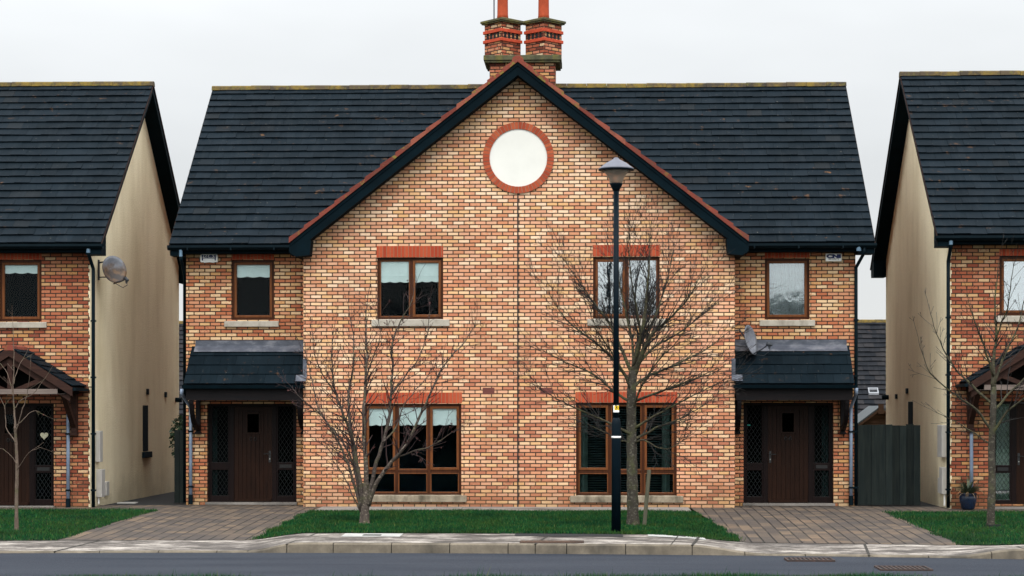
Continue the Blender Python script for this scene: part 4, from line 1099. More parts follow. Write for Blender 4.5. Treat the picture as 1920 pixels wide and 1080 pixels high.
# chimney: broad base on the ridge, slab, then two stacks set diagonally
cb = box_px(918, 160, 1041, 116, 4.75)
ca, cbx = P(918, 140, 4.75).x, P(1041, 140, 4.75).x
zs0, zs1 = P(980, 116, 4.7).z, P(980, 104, 4.7).z
mb = MB(); mb.box(ca, cbx, 4.75, 5.75, 8.6, zs0 + .02); ch = mb.build('chimney', M['brick_chim'], H)
sa, sb_ = P(906.5, 110, 4.62).x, P(1052.5, 110, 4.62).x
mb = MB(); mb.prism([(sa, zs0 + .03), (sb_, zs0 + .03), (sb_, zs1), (sa, zs1)], 'y', 4.62, 5.88); mb.box(sa + .03, sb_ - .03, 4.65, 5.85, zs0 - .02, zs0 + .031); mb.build('chimney_slab', M['capmoss'], ch, bevel=.012)
for pxc in (941, 1018.5):
    cy = 5.25; c = P(pxc, 70, cy - .4); hd = .415; sd = hd * math.sqrt(2)
    zb_ = zs1 - .01; zt_ = P(pxc, 38, cy - .42).z
    H_ = zt_ - zb_
    mb = MB(); e = sd / 2; mb.box(-e, e, -e, e, 0, H_)
    st = mb.build('chimney_stack', M['brick_chim'], H, at=(c.x, cy, zb_), rotz=R(45) + (.05 if pxc > 1000 else -.02))
    z1_ = P(pxc, 76, cy - .42).z - zb_; z2_ = P(pxc, 58.5, cy - .42).z - zb_
    mb = MB(); e2 = e + .03
    for z in (z1_ - .0, z2_):
        mb = MB(); mb.box(-e2, e2, -e2, e2, z, z + .072); mb.build('brick_band', M['corbel'], st, bevel=.006)
    n = 4; e3 = e + .004
    for i in range(n):
        for f in (0, 1, 2, 3):
            a = -e + .05 + (2 * e - .1) * (i + .22) / n; b_ = -e + .05 + (2 * e - .1) * (i + .8) / n
            z0_, z1q = z1_ + .074, z2_ - .002; mb = MB()
            if f == 0: mb.box(a, b_, -e3, -e + .0, z0_, z1q)
            if f == 1: mb.box(a, b_, e, e3, z0_, z1q)
            if f == 2: mb.box(-e3, -e, a, b_, z0_, z1q)
            if f == 3: mb.box(e, e3, a, b_, z0_, z1q)
            mb.build('vent_hole', M['hole'], st)
    mb = MB(); e4 = e + .075; mb.box(-e4, e4, -e4, e4, H_, H_ + .05); mb.box(-e4 + .02, e4 - .02, -e4 + .02, e4 - .02, H_ - .03, H_ + .0)
    mb.add([(-e4, -e4, H_ + .05), (e4, -e4, H_ + .05), (e4, e4, H_ + .05), (-e4, e4, H_ + .05), (-.14, -.14, H_ + .12), (.14, -.14, H_ + .12), (.14, .14, H_ + .12), (-.14, .14, H_ + .12)], [(0, 1, 5, 4), (1, 2, 6, 5), (2, 3, 7, 6), (3, 0, 4, 7), (4, 5, 6, 7)])
    mb.build('chimney_cap', M['capmoss'], st, bevel=.01)
    mb = MB(); mb.lathe([(.135, H_ + .1), (.125, H_ + .2), (.118, H_ + .75), (.135, H_ + .78), (.135, H_ + .84), (.10, H_ + .84)], 0, 0, 24); mb.build('chimney_pot', M['pot'], st, smooth=True)
ap = P(924, 10, 5.1)
# ------------------------------------------------------------------ the two neighbouring houses
def gabled_porch(parent, xc, half, yf, yw, zr, ze, seed):
    """open timber porch: two tiled slopes, barge boards and an exposed truss on brackets"""
    k = (zr - ze) / half; pr = None
    for sg in (-1, 1):
        s = Vector((-sg * half, 0, zr - ze))
        t = tile_field('porch_roof', M['tile_porch'], parent, (xc + sg * half, yf, ze), (0, 1, 0), s, yw - yf - .004, s.length, 6, .30, None, seed + sg, jit=1.6, step=.028, thick=.02)
        mb = MB(); mb.prism([(xc, zr - .03), (xc + sg * half, ze - .03), (xc + sg * half, ze - .06), (xc, zr - .06)], 'y', yf + .02, yw - .004); mb.build('boarding', M['porchwood'], t)
        mb = MB(); mb.prism([(xc, zr - .02), (xc + sg * (half + .01), ze - .028), (xc + sg * (half + .01), ze - .20), (xc, zr - .19)], 'y', yf - .02, yf + .02)
        mb.prism([(xc, zr - .20), (xc + sg * (half - .06), ze - .155), (xc + sg * (half - .06), ze - .30), (xc, zr - .33)], 'y', yf + .06, yf + .16)
        mb.build('bargeboard', M['truss'], parent)
        mb = MB(); mb.prism([(yf, ze - .03), (yf, ze - .09), (yw - .01, ze - .09), (yw - .01, ze - .03)], 'x', xc + sg * half, xc + sg * (half + .08)); mb.build('porch_gutter', M['gutter'], parent)
        mb = MB(); mb.box(xc + sg * (half - .30), xc + sg * (half - .13), yf + .03, yw - .004, ze - .15, ze - .0); mb.build('wall_plate', M['porchwood'], parent)
        bx = xc + sg * (half - .21)
        mb = MB(); mb.box(bx - .06, bx + .06, yw - .13, yw - .003, ze - .92, ze - .15)
        mb.bar((bx, yw - .10, ze - .80), (bx, yf + .14, ze - .16), .09, .10, (1, 0, 0)); mb.box(bx - .075, bx + .075, yw - .16, yw - .003, ze - .99, ze - .925)
        mb.build('porch_bracket', M['truss'], parent)
        mb = MB(); mb.bar((xc + sg * .09, yf + .1, ze - .09), (xc + sg * .47 * half, yf + .1, zr - .47 * half * k - .30), .09, .085); mb.build('brace', M['truss'], parent)
    mb = MB(); mb.box(xc - half + .16, xc + half - .16, yf + .03, yf + .17, ze - .155, ze - .055); mb.build('tie_beam', M['tiebeam'], parent)
    mb = MB(); mb.box(xc - .05, xc + .05, yf + .045, yf + .155, ze - .055, zr - .25); mb.build('king_post', M['truss'], parent)
    mb = MB(); mb.prism([(xc - half + .2, ze - .14), (xc + half - .2, ze - .14), (xc, zr - .1)], 'y', yw - .03, yw - .006); mb.build('back_panel', M['porchwood'], parent)
    ridge_row('porch_ridge_tiles', M['verge'], parent, (xc, yf - .03, zr - .015), (xc, yw - .005, zr - .015), .35, .10, .06, seed)
def side_house(sg, dy, dz, label, cornerpx, vergepx, winpx, doorpx, porchpx):
    y0 = .75 + dy
    hs = thing('brick_house', label, 'house', (sg * 12.5, y0, dz), 'brick houses with dark tiled roofs')
    ze, zr, yf, yr, yb = ZE + dz, ZR + dz, YF + dy, YR + dy, YB + dy
    xw = P(cornerpx, 700, y0).x; xf = sg * 17.6; xv = P(vergepx, 450, yf).x
    wn = box_px(*winpx['win'], y0); dn = box_px(*doorpx, y0); dn = (dn[0], dn[1], dz - .01, dn[3])
    xb = xw - sg * -.0
    xe = xw + sg * .045
    mb = MB(); a, b_ = min(xe, xf), max(xe, xf)
    wall_face(mb, a, b_, -.2, 5.3 + dz, y0, [wn, dn])
    z = -.2; i = 0
    while z < 5.2 + dz:                     # toothed edge where the brick meets the render
        e = (.0, .028, .008, .035, .015)[i % 5]
        if e: mb.quad((xe, y0, z), (xe - sg * e, y0, z), (xe - sg * e, y0, z + .075), (xe, y0, z + .075))
        z += .075; i += 1
    mb.build('front_wall', M['brick_side'], hs)
    yback_ = 9.55 + dy
    rz_ = lambda y: (zr - (zr - ze) / (yr - yf) * abs(y - yr)) - .1
    mb = MB()
    poly = [(y0 + .004, -.2), (yback_, -.2), (yback_, rz_(yback_)), (yr, rz_(yr)), (y0 + .004, rz_(y0))]
    mb.prism(poly, 'x', xw, xw + sg * .3); mb.prism(poly, 'x', xf, xf - sg * .02)
    mb.quad((xw, yback_, -.2), (xf, yback_, -.2), (xf, yback_, 5.3), (xw, yback_, 5.3))
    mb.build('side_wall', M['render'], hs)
    a, b_ = min(xv, xf), max(xv, xf)
    pitched_roof(hs, a, b_, yf, yr, yb, ze, zr, xw if sg > 0 else xf, xw if sg < 0 else xf, 23, None, 70 + sg, vergel=sg > 0, verger=sg < 0)
    window(hs, *wn, y0, (0, 1), None, winpx['pane'], winpx['blind'], px_lin(*winpx['sill'], y0), px_lin(*winpx['lintel'], y0), net=winpx['net'])
    return hs, xw, y0, yf, ze
HL, xwl, y0l, yfl, zel = side_house(-1, -1.05, -.05, 'brick house at the left edge with cream rendered end wall and rusty satellite dish', 169.5, 190,
    {'win': (-2, 487, 78, 603), 'sill': (-14, 604, 88, 615), 'lintel': (-2, 474, 78, 486.5), 'pane': 'glass', 'blind': .22, 'net': False}, (-68, 757, 101, 950), None)
HRt, xwr, y0r, yfr, zer = side_house(1, -1.0, .06, 'brick house at the right edge with cream rendered end wall behind blue plant pot', 1780.5, 1757,
    {'win': (1874, 480, 1956, 591), 'sill': (1864, 592, 1966, 604), 'lintel': (1874, 467, 1956, 479.5), 'pane': 'glass_mirror', 'blind': 0, 'net': True}, (1861, 752, 2030, 947), None)
# doors and porches
dn = box_px(-68, 757, 101, 950, y0l); door_set(HL, dn[0], dn[1], -.045, dn[3], y0l, P(-24, 800, y0l).x, P(57, 800, y0l).x, False, 1)
dn = box_px(1861, 752, 2030, 947, y0r); door_set(HRt, dn[0], dn[1], .055 - .08, dn[3], y0r, P(1903, 800, y0r).x, P(1987, 800, y0r).x, False, 0, bright=10)
p = P(17, 650, y0l - 1.05); q = P(135, 727, y0l - 1.05); gabled_porch(HL, p.x, q.x - p.x, y0l - 1.05, y0l, p.z, q.z + .03, 81)
hw = q.x - p.x; p2 = P(1817, 719, y0r - 1.05); gabled_porch(HRt, p2.x + hw, hw, y0r - 1.05, y0r, p2.z + .03 + (p.z - q.z - .03), p2.z + .03, 91)
xg = P(127, 850, y0l - .1).x; downpipe(HL, xg, y0l - .07, P(127, 738, y0l).z, -.06, .036, 'greypipe', None, 'porch_downpipe', shoe=True)
xg = P(1822, 850, y0r - .1).x; downpipe(HRt, xg, y0r - .07, P(1822, 735, y0r).z, .0, .036, 'greypipe', None, 'porch_downpipe')
xg = P(175, 700, y0l - .08).x; downpipe(HL, xg, y0l - .08, zel - .11, -.06, .036, 'gutter', (P(165.5, 470, yfl).x - xg, yfl - y0l + .09), 'downpipe')
xg = P(1778, 700, y0r - .08).x; downpipe(HRt, xg, y0r - .08, zer - .11, -.02, .036, 'gutter', (P(1783, 460, yfr).x - xg, yfr - y0r + .09), 'downpipe')
for hs, pxo, yy, zz in ((HL, 165.5, yfl, zel), (HRt, 1783, yfr, zer)):
    xo = P(pxo, 465, yy).x; mb = MB(); mb.tube([(xo, yy + .01, zz - .19), (xo, yy + .01, zz - .08)], .04, 10); mb.build('gutter_outlet', M['outlet'], hs)
mb = MB(); z_ = P(150, 725, y0l).z; mb.tube([(P(136, 725, y0l).x, y0l - .04, z_), (P(175, 725, y0l).x, y0l - .06, z_ - .01)], .012, 8); mb.build('overflow_pipe', M['gutter'], HL)
# things fixed to the end walls
def on_wall(hs, xw, sg, px0, px1, py0, py1, name, mat, out, inset=0, bev=.01):
    a = PX(px0, (py0 + py1) / 2, xw).y; b_ = PX(px1, (py0 + py1) / 2, xw).y
    ym = (a + b_) / 2; s = (CX, CY, CZ)
    zc = (ym - CY) * FW.y + (xw - CX) * FW.x
    z0 = CZ + (HOR - py1) * zc / FPX; z1 = CZ + (HOR - py0) * zc / FPX
    mb = MB(); mb.box(xw - sg * inset, xw + sg * out, min(a, b_), max(a, b_), z0, z1); return mb.build(name, mat, hs, bevel=bev), (min(a, b_), max(a, b_), z0, z1)
for hs, xw, sg, items in ((HL, xwl, 1, [('meter_box', 'meter', 178.5, 184, 808, 866, .10), ('meter_box', 'meter', 180, 186.5, 880, 932, .12), ('meter_box', 'meter', 195, 200, 903, 929, .06),
                                       ('wall_vent', 'black', 274, 277.5, 729, 740, .03), ('wall_vent', 'black', 308, 311.5, 735, 745, .03), ('side_window', 'dark', 267.5, 277, 760, 846, .012), ('window_sill', 'dark', 266, 281, 847, 858, .06)]),
                          (HRt, xwr, -1, [('meter_box', 'meter', 1766.5, 1775, 797, 857, .10), ('meter_box', 'meter', 1770, 1775.5, 876, 926, .10), ('meter_box', 'meter', 1763.5, 1767.5, 896, 924, .06),
                                        ('wall_vent', 'black', 1700, 1703.5, 728, 738, .03), ('wall_vent', 'black', 1680, 1683, 739, 748, .03), ('side_window', 'dark', 1703.5, 1712, 753, 840, .012), ('window_sill', 'dark', 1702, 1713, 841, 850, .06)])):
    for nm, mt, x0, x1, a, b_, out in items: on_wall(hs, xw, sg, x0, x1, a, b_, nm, M[mt], out)
for hs, xw, sg, px, py in ((HL, xwl, 1, 329, 750), (HRt, xwr, -1, 1666, 745)):
    p = PX(px, py, xw); mb = MB(); mb.tube([(xw, p.y, p.z), (xw + sg * .16, p.y, p.z)], .06, 12); mb.build('flue_pipe', M['black'], hs)
for hs, xw, sg, px in ((HL, xwl, 1, 182), (HRt, xwr, -1, 1774)):
    p = PX(px, 940, xw); mb = MB(); mb.tube([(xw + sg * .03, p.y, 0), (xw + sg * .03, p.y, .3)], .02, 8); mb.build('meter_pipe', M['white'], hs)

# ------------------------------------------------------------------ side passages: gates, shed, far bungalows
def gate(label, x0, x1, y, z0, z1, n, seed):
    g = thing('wooden_gate', label, 'gate', ((x0 + x1) / 2, y, z0), 'board gates between the houses')
    rg = random.Random(seed); w_ = (x1 - x0) / n
    for i in range(n):
        mb = MB(); h = z1 + rg.uniform(-.02, .012); dy = .0225 * (i % 2)
        mb.box(x0 + i * w_ + (.005 if i % 2 == 0 else -.006), x0 + (i + 1) * w_ - (.005 if i % 2 == 0 else -.006), y + dy, y + .022 + dy, z0 + .03, h); mb.build('board', M['gatewood'], g)
    for z in (z0 + .25, (z0 + z1) / 2, z1 - .25):
        mb = MB(); mb.box(x0 + .01, x1 - .01, y + .046, y + .085, z - .045, z + .045); mb.build('rail', M['gatewood'], g)
    return g
ZG = -.05
gx0, gx1 = wr + .06, P(1726, 850, .85).x
gate('tall grey board gate standing between the middle house and the right house', gx0, gx1, .85, ZG, P(1660, 796, .85).z, 9, 3)
gx0, gx1 = P(326.5, 850, 1.3).x, wl - .03
gate('narrow dark board gate beside the middle house at its left corner', gx0, gx1, 1.3, ZG, P(340, 805, 1.3).z, 3, 4)
# ivy over the left gate
def leaf_clump(mb, c, rx, ry, rz_, n, sz, rg):
    for _ in range(n):
        while True:
            v = Vector((rg.uniform(-1, 1), rg.uniform(-1, 1), rg.uniform(-1, 1)))
            if v.length < 1: break
        p = Vector(c) + Vector((v.x * rx, v.y * ry, v.z * rz_)); d = Vector((rg.gauss(0, 1), rg.gauss(0, 1), rg.gauss(0, 1))).normalized(); e = d.orthogonal().normalized(); f = d.cross(e); s_ = sz * rg.uniform(.6, 1.3)
        mb.add([p - e * s_, p - f * s_ * .55, p + e * s_, p + f * s_ * .55], [(0, 1, 2, 3)])
iv = thing('ivy_bush', 'dark ivy bush rising above the narrow gate in the left passage', 'bush', (P(341, 800, 2.6).x, 2.6, ZG))
rg = random.Random(9); c = P(340, 800, 2.6); mb = MB(); leaf_clump(mb, (c.x, 2.6, c.z - .25), .26, .3, .52, 500, .045, rg); mb.build('foliage', M['ivy'], iv)
mb = MB(); mb.tube([(c.x, 2.6, ZG), (c.x + .03, 2.6, .8), (c.x, 2.6, c.z - .3)], [.03, .025, .015], 8); mb.build('stem', M['limb_right'], iv)
# shed
sc_ = P(1651, 764, 12.0); sx, sz = sc_.x, sc_.z; hw_, ez = 1.1, sz - .82
sh = thing('garden_shed', 'small timber shed with felt roof behind the right gate', 'shed', (sx, 13, ZG))
mb = MB(); mb.prism([(sx - hw_ + .06, ZG), (sx + hw_ - .06, ZG), (sx + hw_ - .06, ez - .02), (sx, sz - .06), (sx - hw_ + .06, ez - .02)], 'y', 12.06, 14.2); wl_ = mb.build('wall', M['shed'], sh)
mb = MB(); z = ZG + .1
while z < sz - .15:
    h = hw_ - .06 if z < ez else (sz - .1 - z) / (sz - ez) * hw_
    mb.prism([(12.045, z), (12.06, z + .11), (12.06, z)], 'x', sx - h, sx + h); z += .12
mb.build('cladding', M['shed'], wl_)
mb = MB(); mb.prism([(sx - hw_ - .03, ez - .03), (sx, sz), (sx + hw_ + .03, ez - .03), (sx + hw_ + .03, ez + .01), (sx, sz + .045), (sx - hw_ - .03, ez + .01)], 'y', 11.95, 14.3)
M['felt'] = plain('grey_roof_felt', (.024, .035, .04), .6, .3, 4, .5)
mb.build('roof', M['felt'], sh)
mb = MB()
mb.prism([(sx - hw_ - .02, ez - .10), (sx, sz - .07), (sx + hw_ + .02, ez - .10), (sx + hw_ + .02, ez - .035), (sx, sz - .005), (sx - hw_ - .02, ez - .035)], 'y', 11.93, 11.949)
mb.box(sx - .07, sx + .07, 11.91, 11.929, sz - .17, sz + .09); mb.build('bargeboard', M['shed'], sh)
# bungalows further back
def bungalow(label, x0, x1, seed):
    b = thing('bungalow', label, 'house', ((x0 + x1) / 2, 27, -.06), 'weathered roofs beyond the gaps')
    zr = P(1630, 602, 27.0).z; yf, yr, yb, ze = 22.4, 27.0, 31.6, zr - 3.45
    s = Vector((0, yr - yf, zr - ze)); tile_field('roof', M['tile_grey'], b, (x0, yf, ze), (1, 0, 0), s, x1 - x0, s.length, 22, .33, None, seed, jit=1.5)
    s = Vector((0, yr - yb, zr - ze)); tile_field('rear_slope', M['tile_grey'], b, (x0, yb, ze), (1, 0, 0), s, x1 - x0, s.length, 12, .9, None, seed + 1)
    ridge_row('ridge_tiles', M['ridge'], b, (x0, yr, zr), (x1, yr, zr), .45, seed=seed)
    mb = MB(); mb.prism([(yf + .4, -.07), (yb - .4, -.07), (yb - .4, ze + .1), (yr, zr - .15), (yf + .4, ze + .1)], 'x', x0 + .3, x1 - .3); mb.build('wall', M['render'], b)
    mb = MB(); mb.box(x0, x1, yf - .08, yf + .02, ze - .12, ze - .02); mb.build('gutter', M['gutter'], b)
    return b
bungalow('weathered bungalow roof seen between the middle house and the right house', 5.5, 16, 41)
bl = bungalow('weathered bungalow roof seen through the narrow left gap', -19, -7.5, 44)
p = P(1642, 737, 23.2)
M['rooflight'] = plain('roof_window_frame', (.22, .23, .25), .4, .1)
mb = MB(); k = 3.45 / 4.6; zc = P(1642, 740, 23.2).z; yc = 27 - (P(1630, 602, 27.0).z - zc) / k
w_ = .16
for a, b_, c, d in ((-w_, w_, -.04, 0), (-w_, w_, .16, .19), (-w_, -w_ + .035, 0, .16), (w_ - .035, w_, 0, .16)):
    mb.prism([(yc + c, zc + c * k + .03), (yc + d, zc + d * k + .03), (yc + d, zc + d * k + .09), (yc + c, zc + c * k + .09)], 'x', p.x + a, p.x + b_)
mb.build('skylight', M['rooflight'], bpy.data.objects['bungalow'])

# board fence added to block low rear light from the side passages
fc = thing('added_shade_fence', 'dark board fence added behind the houses to block low rear light', 'fence', (0, 15.2, ZG))
for i in range(8):
    x0 = -16 + i * 4.0; rg = random.Random(100 + i); mb = MB(); x = x0
    while x < x0 + 3.9: mb.box(x, x + .125, 15.2, 15.22 + .01 * (int(x * 10) % 2), ZG, 1.82 + rg.uniform(-.015, .015)); x += .132
    mb.box(x0, x0 + 3.95, 15.23, 15.28, .3, .4); mb.build('panel', M['gatewood'], fc)
    mb = MB(); mb.box(x0 - .06, x0 - .005, 15.17, 15.29, ZG, 1.9); mb.build('post', M['gatewood'], fc)
# ------------------------------------------------------------------ small things
def G(px, py, road=False):
    lo, hi = -30., 3.
    for _ in range(50):
        m = (lo + hi) / 2; p = P(px, py, m)
        g = ROADZ + .02 if road else gz(p.x, m)
        if p.z > g: lo = m
        else: hi = m
    p = P(px, py, lo); return Vector((p.x, lo, ROADZ if road else gz(p.x, lo)))
# alarm boxes
def alarm(label, px0, px1, py0, py1):
    a = box_px(px0, py0, px1, py1, RY - .05); cx, cz = (a[0] + a[1]) / 2, (a[2] + a[3]) / 2
    t = thing('alarm_box', label, 'alarm box', (cx, RY - .002, cz), 'alarm boxes under the eaves'); return t, a, cx, cz
t, a, cx, cz = alarm('rounded white alarm box with a navy panel under the left eaves', 375.5, 408.5, 476, 493)
mb = MB(); w_, h_ = (a[1] - a[0]) / 2, (a[3] - a[2]) / 2; pts = []
for i in range(40):
    q = 2 * math.pi * i / 40; c_, s_ = math.cos(q), math.sin(q); e = .35
    x = w_ * (abs(c_) ** e) * (1 if c_ > 0 else -1); z = h_ * (abs(s_) ** e) * (1 if s_ > 0 else -1)
    if z < -h_ * .8: z += .012 * math.cos(x / w_ * 9)
    pts.append((cx + x, cz + z))
mb.prism(pts, 'y', RY - .075, RY - .003); mb.build('cover', M['white'], t, bevel=.012)
def panel(mb, x0, x1, z0, z1, y): mb.box(x0, x1, y, y + .003, z0, z1)
mb = MB(); panel(mb, cx - w_ * .79, cx + w_ * .79, cz - h_ * .02, cz + h_ * .78, RY - .0785); panel(mb, cx - w_ * .79, cx - w_ * .66, cz - h_ * .5, cz - h_ * .021, RY - .0785); panel(mb, cx + w_ * .66, cx + w_ * .79, cz - h_ * .5, cz - h_ * .021, RY - .0785)
mb.build('printed_panel', M['navy'], t)
text_part('D.C.S.', .098, M['white'], t, 'lettering', cx, RY - .082, cz + h_ * .47, 1.05, .002, .3)
text_part('SECURITY', .032, M['greyprint'], t, 'small_lettering', cx, RY - .082, cz + h_ * .12, 1.2, .001)
text_part('00 000 0000', .030, M['greyprint'], t, 'small_lettering', cx, RY - .079, cz - h_ * .28, 1.2, .0005) if False else None
t, a, cx, cz = alarm('rectangular cream alarm box with blue letters under the right eaves', 1547.5, 1578.5, 475, 490.5)
mb = MB(); mb.box(a[0], a[1], RY - .07, RY - .003, a[2], a[3]); mb.build('cover', M['offwhite'], t, bevel=.012)
w_, h_ = (a[1] - a[0]) / 2, (a[3] - a[2]) / 2
mb = MB(); panel(mb, cx - w_ * .93, cx + w_ * .93, cz - h_ * .86, cz + h_ * .9, RY - .0735); mb.build('printed_panel', M['white'], t)
text_part('CNI', .098, M['navy'], t, 'lettering', cx, RY - .077, cz + h_ * .23, 1.72, .007)
text_part('SECURITY', .034, M['inkblack'], t, 'small_lettering', cx, RY - .077, cz - h_ * .42, 1.45, .0008)
# satellite dishes
def dish(label, centre, wall_pt, nrm, rad, mat, sgx, lnb):
    t = thing('satellite_dish', label, 'satellite dish', wall_pt, 'satellite dishes fixed to walls')
    n = Vector(nrm).normalized(); c = Vector(centre); u = n.cross(Vector((0, 0, 1))).normalized(); v = u.cross(n).normalized()
    mb = MB(); K, S = 5, 36; rings = []
    for layer in (0, 1):
        o = len(mb.v)
        for i in range(K + 1):
            r = rad * max(i / K, .001)
            for j in range(S):
                q = 2 * math.pi * j / S
                mb.v.append(tuple(c + u * (r * math.cos(q)) + v * (r * 1.08 * math.sin(q)) + n * (.10 * (i / K) ** 2 * 1.0 - .10 - layer * .008 - (.006 if i == K and layer else 0))))
        for i in range(K):
            for j in range(S):
                f = (o + i * S + j, o + i * S + (j + 1) % S, o + (i + 1) * S + (j + 1) % S, o + (i + 1) * S + j); mb.f.append(f if layer == 0 else f[::-1]); mb.m.append(0)
    o0 = K * S; o1 = (K + 1) * S + K * S
    for j in range(S): mb.f.append((o0 + j, o0 + (j + 1) % S, o1 + (j + 1) % S, o1 + j)); mb.m.append(0)
    mb.v = [tuple(Vector(p) - c) for p in mb.v]
    mb.build('reflector', mat, t, smooth=True, at=tuple(c))
    bt = c - v * rad * 1.0 - n * .02
    L_ = c + Vector(lnb)
    mb = MB(); mb.tube([bt - n * .10, bt, bt + (L_ - bt) * .55 - v * .015, L_], .013, 8); arm = mb.build('feed_arm', M['dishdark'], t)
    d = (c - L_).normalized(); mb = MB(); mb.tube([L_ - d * .08, L_ - d * .06, L_ + d * .03, L_ + d * .032], [.02, .035, .035, .045], 12); mb.tube([L_, L_ - v * .09], .022, 8); mb.build('receiver', M['dishdark'], arm)
    mb = MB(); mb.tube([L_ - v * .08, L_ - v * .13 - u * .01, L_ - v * .12 + (bt - L_) * .4 - v * .04, bt - n * .05], .006, 6); mb.build('cable', M['dishdark'], arm)
    back = c - n * .12; w0 = Vector(wall_pt)
    mb = MB(); mb.tube([w0 + Vector((sgx * .02, 0, .0)), w0 + Vector((sgx * .12, 0, .02)), back + Vector((0, .03, .05)), back], .018, 8)
    mb.tube([w0 + Vector((sgx * .02, 0, -.30)), back + Vector((0, 0, -.12)), back - v * .1], .012, 8)
    mb.box(min(w0.x, w0.x + sgx * .02), max(w0.x, w0.x + sgx * .02), w0.y - .05, w0.y + .05, w0.z - .36, w0.z + .06)
    mb.build('wall_bracket', M['dishdark'], t)
yl = y0l + .55
c = P(215, 505, yl); dish('grey satellite dish with rust stains on cream end wall of the left house', c, (xwl + .002, yl + .1, P(187, 492, yl).z), (.62, -.72, .27), .275, M['dishrust'], 1, (.30, -.27, -.22))
c = P(1409, 637, .30); dish('plain grey satellite dish above the right porch roof', c, (xr + .002, .42, P(1384, 620, .3).z), (.86, -.44, .22), .29, M['dish'], 1, (.33, -.22, -.10))
# aerial pole
ap = P(924.5, 30, 5.0); t = thing('aerial_pole', 'thin grey aerial pole rising behind the left chimney pot', 'aerial', (ap.x, 5.45, ap.z - .3))
mb = MB(); mb.tube([(ap.x, 5.45, ap.z - .3), (ap.x, 5.45, ap.z + 2.6)], .016, 8); mb.build('pole', M['lampgrey'], t)
mb = MB(); mb.tube([(ap.x - .5, 5.45, ap.z + 2.4), (ap.x + .5, 5.45, ap.z + 2.4)], .01, 6)
for i in range(7): x = ap.x - .45 + i * .15; mb.tube([(x, 5.2, ap.z + 2.4), (x, 5.7, ap.z + 2.4)], .005, 6)
mb.build('aerial_array', M['lampgrey'], t)
# heart in the left house sidelight
hx, hz = P(80, 817, y0l).x, P(80, 817, y0l).z
mb = MB(); pts = []
for i in range(40):
    q = 2 * math.pi * i / 40; pts.append((hx + .0052 * 16 * math.sin(q) ** 3, hz + .0052 * (13 * math.cos(q) - 5 * math.cos(2 * q) - 2 * math.cos(3 * q) - math.cos(4 * q))))
t = thing('heart_ornament', 'cream patterned heart hanging in the sidelight of the left house', 'ornament', (hx, y0l + .118, hz))
mb.prism(pts, 'y', y0l + .112, y0l + .124); mb.build('heart', M['heart'], t)
mb = MB(); mb.tube([(hx, y0l + .118, hz + .05), (hx, y0l + .118, hz + .4)], .002, 5); mb.build('string', M['dishdark'], t)
# street lamp
LY = -7.42; b0 = P(1156, 1000, LY); lx = P(1155.3, 900, LY).x; lz = gz(lx, LY)
lp = thing('street_lamp', 'tall black street lamp with wide grey cap at the lawn edge', 'street lamp', (lx, LY, lz))
zj = P(1155, 790, LY).z; zt = P(1155, 354, LY).z; zr1 = P(1155, 345, LY).z; zb1 = P(1155, 318, LY).z; zc1 = P(1155, 297, LY).z
mb = MB(); mb.lathe([(.078, lz - .1), (.078, zj - .05), (.066, zj + .03), (.047, zj + .06)], lx, LY, 28); mb.build('base_column', M['lampblack'], lp, smooth=True)
mb = MB(); mb.lathe([(.047, zj + .05), (.045, zt + .02)], lx, LY, 24); mb.build('pole', M['lampblack'], lp, smooth=True)
mb = MB(); zz = P(1155, 819.5, LY).z; mb.lathe([(.0805, zz - .016), (.0805, zz + .016)], lx, LY, 28); mb.build('white_band', M['white'], lp, smooth=True)
mb = MB(); mb.lathe([(.045, zt - .04), (.07, zt), (.105, zr1 - .01), (.108, zr1 + .012), (.09, zr1 + .014)], lx, LY, 28); mb.build('collar', M['lampblack'], lp, smooth=True)
mb = MB(); mb.lathe([(.104, zr1 + .005), (.118, zr1 + .08), (.16, (zr1 + zb1) / 2 + .03), (.235, zb1)], lx, LY, 36)
bowl = mb.build('lamp_bowl', M['lampglass'], lp, smooth=True)
mb = MB(); rc = P(1188.5, 317, LY).x - lx
mb.lathe([(rc * .985, zb1 - .012), (rc, zb1 + .0), (rc, zb1 + .018), (rc * .93, zb1 + .03), (rc * .60, zb1 + .105), (rc * .28, zc1 - .03), (.05, zc1 - .012), (.035, zc1 + .012), (.01, zc1 + .016)], lx, LY, 44)
mb.build('lamp_cap', M['lampgrey'], lp, smooth=True)
mb = MB(); mb.lathe([(rc * 1.004, zb1 - .016), (rc * 1.004, zb1 + .008), (rc * .98, zb1 + .009)], lx, LY, 44); mb.build('cap_rim', M['lampblack'], lp, smooth=True)
mb = MB(); mb.box(lx - .12, lx + .13, LY - .05, LY + .05, zb1 - .06, zb1 - .018); mb.tube([(lx - .08, LY, zb1 - .07), (lx + .09, LY, zb1 - .075)], .018, 10); g_ = mb.build('lamp_fitting', M['handle'], bowl)
mb = MB(); mb.tube([(lx + .10, LY, zb1 - .10), (lx + .02, LY - .02, zr1 + .09), (lx, LY, zr1 + .02)], .006, 6); mb.build('lamp_wire', M['white'], bowl)
